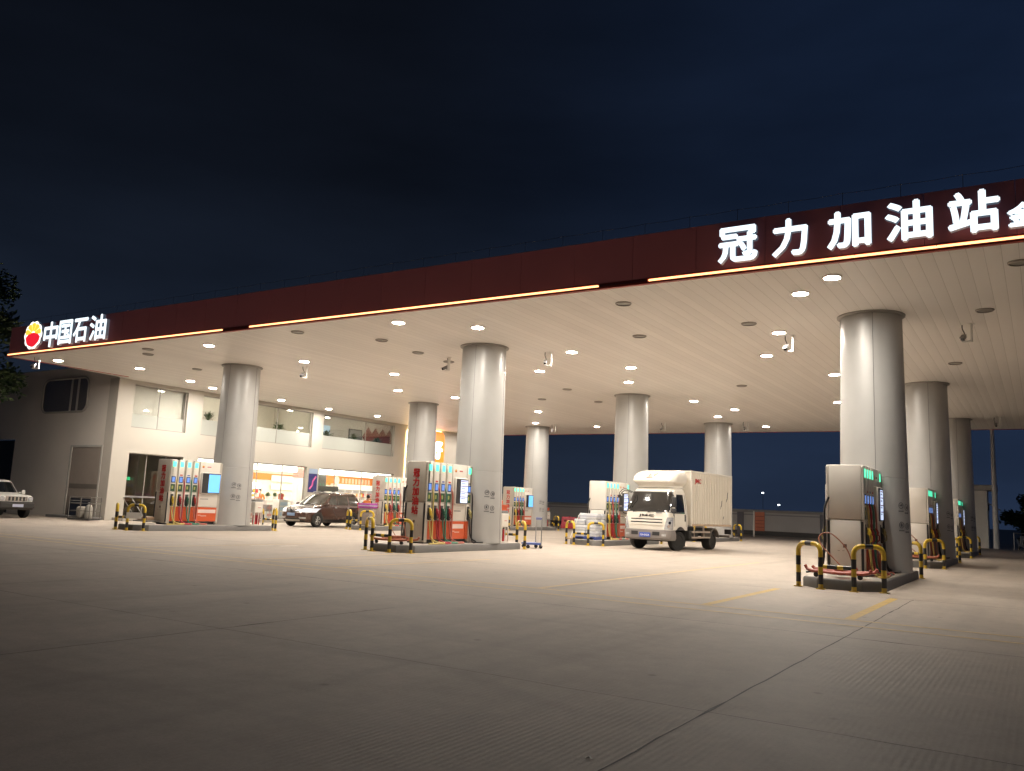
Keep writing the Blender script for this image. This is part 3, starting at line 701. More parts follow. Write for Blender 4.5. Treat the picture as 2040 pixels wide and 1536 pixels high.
sp(MB().b2(-12.6, -12.3, 1.6, 2.4, 3.5, 3.58, .01), 'office_fill_box', mat('office_fill_glow', (.9, .9, .85), .4, emit=(1, .92, .8), es=3.0))  # added glowing box that lightens the office, no known fitting
# shop ceiling light panels: they are on
M_shoplight = mat('shop_ceiling_light', (.9, .9, .85), .4, emit=(1, .93, .80), es=7.5)
sp(MB().b2(-15.84, FX-.29, 4.87, 28.08, 3.55, 3.6), 'shop_ceiling', M_cream, smooth=0)
for x in (-10.3, -12.2, -14.2):
    for y0, y1 in ((5.6, 9.2), (9.7, 13.6), (14.4, 18), (18.5, 22.3), (23, 27)):
        sp(MB().b2(x-.45, x+.45, y0, y1, 3.46, 3.54, .01), 'ceiling_light', M_shoplight)
for y0, y1 in ((5.6, 12.85), (14.6, 20.1)):
    sp(MB().b2(-10.15, -9.75, y0, y1, 2.98, 3.36, .03), 'soffit_light', mat('soffit_light', (.9, .9, .85), .4, emit=(1, .95, .84), es=3.0))
def window(h, frost, mull, gl, name='window'):
    y0, y1, z0, z1 = h; x = FX-.2
    q = MB()
    for a, b, c_, d in ((y0, y0+.05, z0, z1), (y1-.05, y1, z0, z1), (y0+.05, y1-.05, z0, z0+.05), (y0+.05, y1-.05, z1-.05, z1)): q.b2(x-.03, x+.03, a, b, c_, d)
    for m in mull: q.b2(x-.02, x+.02, m-.02, m+.02, z0+.05, z1-.05)
    f = sp(q, name, M_frame)
    q = MB(); q.b2(x-.012, x-.006, y0+.05, y1-.05, z0+.05, z1-.05); o = sp(q, 'pane', gl, smooth=0, parent=f)
    if frost: q = MB(); q.b2(x+.001, x+.006, y0+.05, y1-.05, z0+.05, z0+frost); sp(q, 'frosted_strip', M_frost, smooth=0, parent=f)
    return f
window(W1, .7, [2.7], glass('clear_window_glass', (.95, .96, .95), .10, rise=.15)); window(W2, .85, [7.9, 10.6], M_glass); window(W3, .85, [18.3], M_glass)
window(D1, 0, [2.3, 3.4], glass('office_glass', (.72, .69, .63), .14, rise=.25), 'office_door')
window(S1, 0, [6.8, 9.4, 11.3], M_clear, 'shopfront'); window(S2, 0, [15.7, 18.2], M_clear, 'shopfront')
sp(MB().b2(FX-.22, FX-.17, 1.3, 4.2, 1.12, 1.2), 'push_bar', M_steel)
# end wall: rounded window and tall door
def rrect(x0, x1, z0, z1, r, k=6):
    P = []
    for cx, cz, a0 in ((x1-r, z0+r, -90), (x1-r, z1-r, 0), (x0+r, z1-r, 90), (x0+r, z0+r, 180)):
        for i in range(k+1): a = R(a0+90*i/k); P.append((cx+r*math.cos(a), cz+r*math.sin(a)))
    return P
YW = T(0, .3, 0) @ FRONT
rp_ = rrect(-15.9, -11.75, 5.3, 7.05, .45)
q = MB(); q.tube([(p[0], p[1], .03) for p in rp_+rp_[:1]], .06, 6, M=YW); q.b2(-13.35, -13.2, .264, .29, 5.36, 7.0); q.b2(-12.75, -12.6, .264, .29, 5.36, 7.0)
fr_ = sp(q, 'rounded_window', mat('dull_frame', (.40, .37, .33), .5))
q = MB(); q.prism(rp_, .004, .012, M=YW); sp(q, 'pane', mat('dark_glass', (.10, .09, .085), .12, spec=.8), parent=fr_)
q = MB()
for a, b, c_, d in ((-12.72, -12.58, .04, 3.6), (-10.06, -9.95, .04, 3.6), (-12.58, -10.06, 3.5, 3.6)): q.b2(a, b, .24, .298, c_, d)
df = sp(q, 'side_door', mat('pale_door_frame', (.52, .50, .46), .5))
q = MB(); q.b2(-12.57, -10.07, .272, .296, .05, 3.49); sp(q, 'door_leaf', mat('curtained_door', (.34, .29, .25), .35, var=.1, coat=.3), parent=df)
q = MB(); q.b2(-12.5, -10.1, .264, .2715, 1.45, 1.68); sp(q, 'push_band', mat('door_band', (.17, .15, .13), .4), parent=df)
sp(MB().b2(-21.4, -18.3, .60, .62, 0, 3.9), 'dark_backing', mat('near_black_sheet', (.012, .016, .022), .5), smooth=0)  # near-black sheet behind the opening in the end wall
sp(MB().b2(-13.2, -9.3, -.35, .235, 0, .12, .01), 'door_step', M_kerb)
# pavement in front of the shop
pv = MB(); pv.b2(-9.9, -8.35, .65, 30, .0, .15, .02); struct(pv.build('pavement', mat('pavement_stone', (.40, .37, .33), .5, var=.15, vscale=1.5)))
# orange vertical shop sign
sg = thing('shop_sign', 'tall orange illuminated sign with rounded top and white Chinese characters beyond the shopfront', 'sign', (FX, 24.5, 2.2))
rs = rrect(-2.15, 2.15, 0, 4.55, .5)
q = MB(); q.prism(rs, .02, .16, M=SIDE); q.build('sign_box', mat('orange_sign_face', (.8, .25, .03), .4, emit=(1, .26, .03), es=.75), sg)
q = MB(); q.tube([(p[0], p[1], .05) for p in rs+rs[:1]], .06, 6, M=SIDE); q.build('edge_light', mat('yellow_edge_light', (.9, .8, .5), .4, emit=(1, .74, .32), es=7.0), sg)
for ch, yy, zz in (('昆', -1.15, 3.45), ('仑', -1.15, 1.75), ('好', 1.15, 3.2), ('客', 1.15, 1.5)):
    q = MB(); q.text(ch, (.22, yy, zz), 1.25, 1.3, .1, SIDE, .004, bold=.05); q.build('sign_character', mat('white_shop_sign', (.9, .9, .9), .4, emit=(1, .98, .95), es=2.2), sg)
# poster on the pillar
po = thing('poster', 'dark blue poster with a pink swirl on the pillar between the shopfronts', 'poster', (FX, 13.62, 2.4))
q = MB(); q.b2(.002, .014, -.36, .36, -.58, .55); q.build('poster_sheet', mat('poster_blue', (.05, .055, .20), .35, var=.5, vscale=4), po)
q = MB(); q.tube(smoothpath([(.02, -.25, -.4), (.02, -.05, -.15), (.02, .0, .1), (.02, .22, .38)]), .06, 6); q.build('pink_swirl', mat('poster_pink', (.6, .12, .35), .4), po)
q = MB(); q.b2(.002, .012, -.36, .36, .56, .85); q.build('pale_header', mat('poster_pale', (.35, .45, .6), .4), po)

# ---------------------------------------------------------------- shop contents
M_or = mat('orange_band', (.75, .22, .03), .4)
bd = thing('wall_banner', 'orange band with white roundel and pale lettering on the shop back wall at the right', 'banner', (-15.84, 24.4, 2.85))
q = MB(); q.b2(0, .06, -3.2, 3.2, -.35, .38, .01); q.build('band', M_or, bd)
q = MB(); q.prism([(.30*math.cos(2*math.pi*i/24), .30*math.sin(2*math.pi*i/24)) for i in range(24)], .061, .08, M=T(0, -1.9, .02) @ SIDE); q.build('roundel', mat('pale_print2', (.8, .72, .62), .5), bd)
q = MB()
for i in range(9): q.b2(.061, .075, -1.35+.36*i, -1.10+.36*i, -.18, .2, .01)
q.build('pale_lettering', mat('peach_print', (.8, .52, .36), .5), bd)
bd = thing('wall_banner', 'plain orange band on the shop back wall above the till', 'banner', (-15.84, 15.2, 2.78))
q = MB(); q.b2(0, .06, -4.2, 3.6, -.2, .22, .01); q.build('band', M_or, bd)
q = MB(); q.b2(.07, .1, 1.0, 3.0, -.3, .13, .01); q.b2(.07, .1, 1.0, 3.0, -.85, -.45, .01); q.build('white_boards', M_white, bd)
pl = thing('interior_pillar', 'white pillar with a pink header inside the left shopfront', 'pillar', (-12.2, 15.35, .15))
q = MB(); q.b2(-.25, .25, -.32, .32, 0, 2.6, .03); q.build('shaft', mat('pinkish_white', (.75, .70, .72), .4), pl)
q = MB(); q.b2(-.27, .27, -.34, .34, 2.6, 2.8, .02); q.b2(-.26, .26, -.33, .33, 2.82, 3.3, .02); q.build('header', mat('pink_header', (.70, .28, .24), .4), pl)
def crate(name, label, cat, loc, d, m, grp=None, rz=0, tape=None):
    t = thing(name, label, cat, loc, rz, grp)
    q = MB(); q.b2(-d[0]/2, d[0]/2, -d[1]/2, d[1]/2, 0, d[2], .008); q.build('carton_body', m, t)
    q = MB(); q.b2(-d[0]/2-.001, d[0]/2+.001, -.03, .03, -.0005+d[2]*.0, d[2]+.0015); q.b2(d[0]/2, d[0]/2+.002, -d[1]*.35, d[1]*.35, d[2]*.35, d[2]*.7); q.build('tape_and_print', tape or mat('carton_print', (.62, .30, .28), .5), t)
    return t
M_pk = mat('pink_carton', (.72, .50, .46), .5); M_wc = mat('white_carton', (.74, .72, .70), .5); M_bc = mat('blue_carton', (.20, .26, .42), .5); M_rc = mat('red_carton', (.55, .09, .06), .5)
ct = [('pink carton on the floor at the left of the shop display', (-10.6, 10.0, .15), (.45, .5, .4), M_pk), ('white carton on top of the left pink carton', (-10.6, 10.0, .551), (.42, .46, .35), M_wc), ('second pink carton at the foot of the carton display', (-10.6, 10.55, .15), (.45, .5, .45), M_pk), ('pink carton second from the bottom of its stack', (-10.6, 10.55, .601), (.42, .46, .4), M_pk), ('pink and white carton at the top of the tallest stack', (-10.6, 10.55, 1.002), (.4, .42, .35), mat('rose_carton', (.75, .60, .57), .5)), ('white carton on the floor between the pink stack and the promo stand', (-10.3, 11.15, .15), (.5, .5, .42), M_wc), ('blue carton at the left edge of the shop display', (-10.3, 9.5, .15), (.4, .4, .8), M_bc), ('grey carton stacked on the white one', (-10.3, 11.15, .571), (.45, .45, .4), mat('grey_carton', (.35, .30, .30), .5))]
for L, lo, d, m in ct: crate('carton', L, 'carton', lo, d, m, 'cartons stacked inside the shop door')
ps = thing('promo_stand', 'white promotional stand with a red top board behind the shopfront glass', 'display stand', (-10.1, 12.0, .15))
q = MB(); q.b2(-.3, .3, -.33, .33, 0, 1.15, .02); q.build('stand_body', M_wc, ps)
q = MB()
for k in range(3): q.b2(.30, .304, -.28, .28, .2+.3*k, .4+.3*k)
q.build('blue_print', mat('pale_blue_print', (.45, .58, .72), .5), ps)
q = MB(); q.b2(-.02, .02, -.2, .2, 1.15, 1.5, .01); q.build('red_board', M_rc, ps)
cn = thing('shop_counter', 'white shop counter carrying a row of potted plants', 'counter', (-12.6, 13.9, .15))
q = MB(); q.b2(-.3, .3, -1.0, 1.0, 0, 1.05, .01); q.b2(-.35, .35, -1.05, 1.05, 1.05, 1.1, .01); q.build('counter_body', M_wc, cn)
M_leaf = mat('house_plant_leaf', (.07, .12, .045), .5, var=.5, vscale=8)
M_pot = mat('white_pot', (.6, .58, .55), .4)
def plant(label, loc, r=.3, h=.45, n=70, pot=True, seed=1, m=None):
    t = thing('potted_plant', label, 'plant', loc, 0); rr = random.Random(seed)
    q = MB(); q.lathe([(.09, 0), (.12, .2), (.125, .22), (.105, .22)], 14); q.build('pot', M_pot, t)
    q = MB()
    for i in range(n):
        a = rr.uniform(0, 6.28); e_ = rr.uniform(.3, 1.3); L = rr.uniform(.5, 1)*r; zb = .2
        d = Vector((math.cos(a)*math.cos(e_), math.sin(a)*math.cos(e_), math.sin(e_)*h/r)); sd = Vector((-math.sin(a), math.cos(a), 0))*rr.uniform(.02, .035)
        p0 = Vector((0, 0, zb)); p1 = p0+d*L*.7; p2 = p0+d*L+Vector((0, 0, -L*.25))
        q.add([p0, p1-sd, p2, p1+sd], [[0, 1, 2, 3]])
    q.build('leaves', m or M_leaf, t, smooth=0); return t
for k, (y, L) in enumerate(((13.2, 'leftmost small potted plant on the white shop counter'), (13.75, 'middle potted plant on the white shop counter'), (14.35, 'rightmost potted plant on the white shop counter'))): plant(L, (-12.6, y, 1.25), .34, .4, 80, seed=k)
plant('green plant on the upper floor sill left of the front column', (-9.85, 6.1, 5.2), .55, .8, 70, seed=11); plant('leafy plant on the upper floor sill just right of the front column', (-9.85, 8.7, 5.25), .6, .7, 60, seed=12)
plant('bushy fern standing in the middle upper window', (-9.9, 11.2, 5.2), .7, .75, 150, seed=13)
for k, (y, L) in enumerate(((15.2, 'plant at the left end of the right upper window'), (17.8, 'low plant in the middle of the right upper window'), (20.0, 'spiky plant at the right of the right upper window'))): plant(L, (-9.9, y, 5.2), .7, .65, 120, seed=20+k)
M_dia = mat('dull_red_diamond', (.22, .07, .05), .5)
for k in range(4):
    t = thing('diamond_decoration', ['leftmost red paper diamond on the upstairs wall', 'second red paper diamond from the left upstairs', 'third red paper diamond from the left upstairs', 'rightmost red paper diamond on the upstairs wall'][k], 'decoration', (-13.78, 23.4+.80*k, 6.15), 0, 'red diamonds on the upstairs wall')
    q = MB(); q.prism([(0, -.75), (.62, 0), (0, .75), (-.62, 0)], .0, .03+.004*k, M=SIDE); q.build('diamond', M_dia, t)
t = thing('picture_frame', 'dark framed picture on the upstairs wall left of the red diamonds', 'picture', (-13.78, 22.0, 6.1)); MB().b2(0, .04, -.7, .7, -.5, .5, .01).build('frame', M_dark, t); MB().b2(.041, .05, -.62, .62, -.42, .42).build('picture', M_grey, t)
t = thing('upstairs_door', 'pale blue door given its own glow at the left of the right upper window', 'door', (-12.4, 17.3, 4.01), R(0)); MB().b2(-.03, .03, -.7, .7, 0, 2.4, .01).build('door_leaf', mat('glowing_blue_door', (.35, .5, .62), .4, emit=(.35, .55, .75), es=.30), t); MB().cyl((.03, .55, 1.05), (.09, .55, 1.05), .03).build('handle', M_steel, t)  # leaf emits a little, standing in for light falling on it
# till shelf
t = thing('till_shelf', 'red based shelf of bright packets under a white lit header in the shop', 'shelf', (-12.4, 11.5, .15))
q = MB(); q.b2(-.3, .3, -.75, .75, 0, .95, .01); q.build('base', M_rc, t)
q = MB(); q.b2(-.3, -.27, -.75, .75, .95, 2.15); q.b2(-.3, .2, -.75, .75, 1.75, 2.1, .01); q.build('lit_header', mat('lit_header_white', (.8, .8, .85), .4, emit=(.9, .93, 1), es=1.6), t)
rr = random.Random(3); MP = [mat('packet_'+n_, c_, .4) for n_, c_ in (('orange', (.75, .26, .04)), ('yellow', (.75, .52, .08)), ('red', (.6, .06, .05)), ('white', (.75, .72, .68)), ('blue', (.08, .16, .45)))]
def packets(par, name, x0, x1, y0, y1, zs, ww, hh):
    q = MB()
    for z in zs:
        y = y0
        while y < y1:
            a = rr.uniform(.7, 1.2)*ww; q.b2(x0, x1, y, min(y1, y+a*.9), z, z+hh*rr.uniform(.6, 1), .006, mi=rr.randrange(5)); y += a
    return q.build(name, MP, par)
packets(t, 'packets', -.1, .2, -.72, .72, (.96, 1.25, 1.5), .2, .24)
# drinks fridge and snack shelves at the back
t = thing('drinks_fridge', 'row of bright drinks fridges along the shop back wall at the right', 'fridge', (-15.45, 24.3, .15))
q = MB(); q.b2(-.38, .38, -2.4, 2.4, 2.05, 2.45, .01); q.b2(-.38, -.34, -2.4, 2.4, 0, 2.05); q.b2(-.38, .38, -2.4, 2.4, 0, .25)
for k in range(7): q.b2(-.33, .38, -2.4+.795*k, -2.37+.795*k, .25, 2.05)
q.build('carcass', M_white, t); packets(t, 'bottles', -.2, .2, -2.3, 2.3, (.3, .72, 1.14, 1.56), .09, .32)
q = MB(); q.b2(-.335, -.325, -2.36, 2.36, .3, 2.0); q.build('back_light', mat('fridge_light', (.9, .9, .9), .4, emit=(.95, .97, 1), es=1.4), t)
for k, (x, y, L) in enumerate(((-12.8, 19.6, 'low snack shelf behind the right shopfront'), (-11.4, 20.4, 'snack shelf nearest the glass in the right shopfront'), (-13.5, 10.0, 'snack shelf beyond the cartons in the left shopfront'))):
    t = thing('snack_shelf', L, 'shelf', (x, y, .15), 0, 'snack shelves in the shop')
    q = MB(); q.b2(-.02, .02, -1, 1, 0, 1.35); 
    for z in (.1, .5, .9): q.b2(-.3, .3, -1, 1, z, z+.03)
    q.build('frame', M_white, t); packets(t, 'packets', .05, .28, -.98, .98, (.13, .53, .93), .18, .3)
t = thing('frosted_door', 'grey frosted door leaf at the left edge of the right shopfront', 'door', (-9.95, 15.0, .15)); MB().b2(-.02, .02, -.52, .52, 0, 3.0, .005).build('door_leaf', mat('grey_door', (.40, .40, .37), .35), t); MB().b2(.02, .06, .38, .42, .8, 1.3).build('handle', M_chrome, t)
# office behind the dark glass door
t = thing('office_table', 'dark table with papers behind the office door glass', 'table', (-11.6, 2.6, .15))
MB().b2(-.5, .5, -.8, .8, .70, .75, .01).build('table_top', mat('dark_wood', (.06, .045, .04), .4), t); MB().b2(-.45, .45, -.75, .75, 0, .69).build('table_base', mat('dark_wood2', (.04, .035, .035), .5), t)
q = MB(); q.b2(-.1, .2, -.6, -.3, .751, .95, .01); q.b2(-.2, .1, .1, .4, .751, .85, .01); q.build('paper_stack', M_wc, t)
t = thing('exit_sign', 'small green lit exit sign inside the dark office', 'sign', (-13.55, 4.0, 2.1)); MB().b2(0, .04, -.22, .22, -.09, .09, .01).build('lit_face', mat('exit_green', (.05, .5, .25), .4, emit=(.05, 1, .4), es=1.2), t); MB().b2(-.03, 0, -.25, .25, -.12, .12, .01).build('sign_back', M_dark, t)

# ---------------------------------------------------------------- rear yard
M_yard = mat('yard_wall_plaster', (.56, .56, .57), .7, var=.12, vscale=.8, bump=.05)
t = thing('perimeter_wall', 'long low grey panelled wall along the back of the yard', 'wall', (-6, 46, 0))
q = MB(); q.b2(-40, 30, 0, .2, 0, 1.85); q.build('wall_panel', M_yard, t, smooth=0)
q = MB(); q.b2(-40, 30, -.08, .28, 1.85, 2.08, .02); q.b2(-40, 30, -.05, -.001, 1.62, 1.72); q.build('coping', mat('wall_coping', (.34, .35, .38), .7), t)
q = MB(); q.b2(-40, 30, -.06, -.001, 0, .38); q.build('plinth', mat('wall_foot_strip', (.09, .09, .09), .7), t, smooth=0)  # dark strip along the foot of the wall
for k in range(11):
    q = MB(); q.b2(-39.6+6.6*k, -39.05+6.6*k, -.10, -.061, .0, 1.849); q.build('pilaster', mat('wall_pilaster', (.20, .20, .24), .7), t, smooth=0)
M_wb = mat('red_plastic', (.50, .02, .05), .4, var=.12, vscale=2)
wb = None
for k in range(5):
    L = ['leftmost red plastic road barrier behind the back island', 'second red road barrier from the left', 'middle red plastic road barrier of the row', 'fourth red road barrier from the left', 'rightmost red road barrier, beside the water packs'][k]
    loc = (-2.3+1.33*k, 34.2+.15*(k % 2), 0)
    if wb is None:
        t = wb = thing('road_barrier', L, 'road barrier', loc, 0, 'red plastic road barriers')
        pr = [(-.24, 0), (.24, 0), (.24, .22), (.12, .42), (.09, .82), (.05, .88), (-.05, .88), (-.09, .82), (-.12, .42), (-.24, .22)]
        q = MB(); Mq = Matrix.Rotation(R(90), 4, 'Z') @ FRONT
        q.prism(pr, -.62, .62, M=Mq); q.build('barrier_body', M_wb, t)
        q = MB()
        for x in (-.3, .3): q.b2(x-.12, x+.12, -.14, .14, .5, .66, .02)
        q.build('fork_slots', mat('dark_red_slot', (.16, .01, .02), .5), t)
        q = MB(); q.cyl((0, 0, .88), (0, 0, .93), .07); q.build('filler_cap', M_wb, t)
    else: dup(wb, loc, R(rr.uniform(-4, 4)), L)
t = thing('pole', 'tall slim white pole rising beside the small white kiosk', 'pole', (25.98, 42.7, 0)); q = MB(); q.lathe([(.19, .02), (.17, 3), (.14, 7), (.10, 11)], 16); q.build('shaft', mat('pole_paint', (.75, .76, .76), .4), t); MB().lathe([(.30, 0), (.30, .03), (.2, .05)], 16).build('base_flange', M_steel, t)
t = thing('kiosk', 'small narrow white kiosk with an overhanging roof at the far right', 'kiosk', (24.95, 44.2, 0))
q = MB(); q.b2(-.75, .55, -.7, .9, 0, 3.95, .02); q.build('kiosk_wall', mat('kiosk_white', (.80, .78, .74), .6, var=.06), t)
q = MB(); q.b2(-.95, 1.15, -.9, 1.2, 3.96, 4.35, .04); q.build('roof', mat('kiosk_roof', (.5, .48, .45), .6), t)
q = MB(); q.prism([(0, 0), (.75, -.45), (.75, -.38), (0, .1)], -.5, .5, M=T(.56, .2, 3.05) @ FRONT); q.build('awning', mat('awning_grey', (.34, .34, .33), .5), t)
q = MB(); q.b2(.55, .6, -.2, .6, 2.6, 3.0, .01); q.build('window', M_dark, t)
q = MB(); q.cyl((-.9, -.4, 0), (-.9, -.4, 5.3), .06, n=8); q.build('roof_pipe', M_white, t)
t = thing('slatted_sign', 'orange red slatted board on a white post in front of the yard wall', 'sign', (10.5, 40.2, 0))
MB().b2(-.3, -.2, -.05, .05, 0, 1.9, .01).build('post', M_white, t)
q = MB(); q.b2(-.18, .55, -.03, .03, .45, 1.85, .01); q.build('board', mat('dull_orange_board', (.42, .12, .06), .5), t)
q = MB()
for z in (.7, .95, 1.2, 1.5): q.b2(-.15, .52, -.036, -.031, z, z+.05)
q.build('slats', mat('dark_slats', (.2, .05, .03), .5), t)
def scooter(label, loc, rz):
    t = thing('motor_scooter', label, 'scooter', loc, rz, 'scooters parked by the far fence')
    for y in (-.62, .62):
        q = MB(); ring = [(0, y+.2*math.cos(a), .24+.2*math.sin(a)) for a in [2*math.pi*i/20 for i in range(21)]]; q.tube(ring, .05, 8); q.cyl((-.04, y, .24), (.04, y, .24), .12, n=14, mi=1); q.build('wheel', [M_black, M_steel], t)
    q = MB(); q.loft([[(a*x_, y, z_) for a, z_ in ((-1, lo), (1, lo), (1, hi), (-1, hi))] for y, x_, lo, hi in ((-.1, .12, .25, .34), (.2, .14, .28, .66), (.5, .15, .45, .74), (.85, .08, .62, .74))]); q.b2(-.14, .14, -.5, -.1, .24, .3, .01); q.b2(-.2, .2, -.56, -.5, .3, .95, .04); q.build('body', mat('scooter_silver', (.4, .4, .42), .3, .3), t)
    q = MB(); q.b2(-.13, .13, .0, .75, .75, .82, .03); q.build('seat', M_black, t)
    q = MB(); q.tube([(-.33, -.42, 1.02), (-.1, -.5, 1.0), (.1, -.5, 1.0), (.33, -.42, 1.02)], .018, 6); q.cyl((0, -.5, .9), (0, -.62, .24), .025); q.build('handlebar', M_dark, t); return t
for k, (x, L) in enumerate(((27.4, 'leftmost silver scooter behind the railing'), (28.1, 'middle silver scooter behind the railing'), (28.8, 'silver scooter at the right edge behind the railing'))): scooter(L, (x, 44.2, 0), R(15+12*k))
t = thing('railing', 'thin grey metal railing at the far right edge', 'railing', (30, 43.2, 0))
q = MB()
for x in (-3.0, -1.2, .6, 2.4): q.cyl((x, 0, 0), (x, 0, 1.15), .03, n=8)
q.tube([(-3, 0, 1.12), (6, 0, 1.12)], .03, 6); q.tube([(-3, 0, .6), (6, 0, .6)], .02, 6); q.build('rail_frame', M_steel, t)
# two far lamps beyond the wall
for k, (x, y, h, L) in enumerate(((-10.74, 118, 5.56, 'far white lamp higher up beyond the yard wall'), (-8.1, 118, 3.65, 'far white lamp lower and farther right beyond the wall'))):
    t = thing('far_lamp', L, 'street lamp', (x, y, 0)); MB().cyl((0, 0, 0), (0, 0, h), .04, .025, n=8).build('post', M_dark, t); MB().box((0, -.1, h), (.34, .2, .2), .05).build('lamp_head', mat('far_lamp_light', (.9, .9, .9), .4, emit=(.85, .93, 1), es=6), t)

# ---------------------------------------------------------------- trees
def tree(label, loc, trunk_h, cr, cz, n, leaf, m, seed, squash=1.1):
    rr = random.Random(seed); t = thing('broadleaf_tree', label, 'tree', loc)
    q = MB(); q.tube(smoothpath([(0, 0, 0), (.05, .1, trunk_h*.5), (-.1, 0, trunk_h), (.1, .1, cz)], 4), [.28-.012*i for i in range(13)], 9)
    cl = []
    for k in range(22):
        a = rr.uniform(0, 6.28); e_ = rr.uniform(-.7, 1.3); d = cr*rr.uniform(.35, .95)
        p = Vector((math.cos(a)*math.cos(e_)*d, math.sin(a)*math.cos(e_)*d, cz+math.sin(e_)*d*squash)); cl.append((p, cr*rr.uniform(.18, .36)))
        if k < 9: q.tube(smoothpath([(0, 0, trunk_h*rr.uniform(.8, 1.2)), p*.5+Vector((0, 0, cz*.5-.2)), p], 3), [.10-.011*i for i in range(7)], 6)
    q.build('trunk', mat('bark', (.06, .05, .04), .9, bump=.4), t)
    q = MB()
    for i in range(n):
        p, r = rr.choice(cl); v = Vector((rr.gauss(0, 1), rr.gauss(0, 1), rr.gauss(0, 1))); v = v.normalized()*r*rr.uniform(.3, 1.15); c_ = p+v
        ax = Vector((rr.gauss(0, 1), rr.gauss(0, 1), rr.gauss(0, .6))).normalized(); b = ax.orthogonal().normalized(); s_ = leaf*rr.uniform(.6, 1.3)
        q.add([c_-ax*s_, c_+b*s_*.42, c_+ax*s_, c_-b*s_*.42], [[0, 1, 2, 3]], rr.randrange(3))
    q.build('crown', m, t, smooth=0); return t
LEAF = [mat('leaf_'+k, c_, .5, var=.3) for k, c_ in (('dark', (.035, .06, .025)), ('mid', (.055, .095, .035)), ('light', (.09, .14, .05)))]
tree('dark leafy tree at the left edge in front of the shop end wall', (-16.0, -4.6, 0), 4.5, 4.2, 9.4, 9000, .16, LEAF, 5, 1.25)
for k, (x, y, h, L) in enumerate(((31.5, 58, 5.4, 'dark tree beyond the railing at the right edge'), (37, 62, 7, 'taller dark tree farther right beyond the railing'), (27.2, 66, 4.4, 'low dark tree between the pole and the kiosk'))):
    tree(L, (x, y, 0), 1.8, h*.5, h*.62, 3500, .22, LEAF, 30+k)

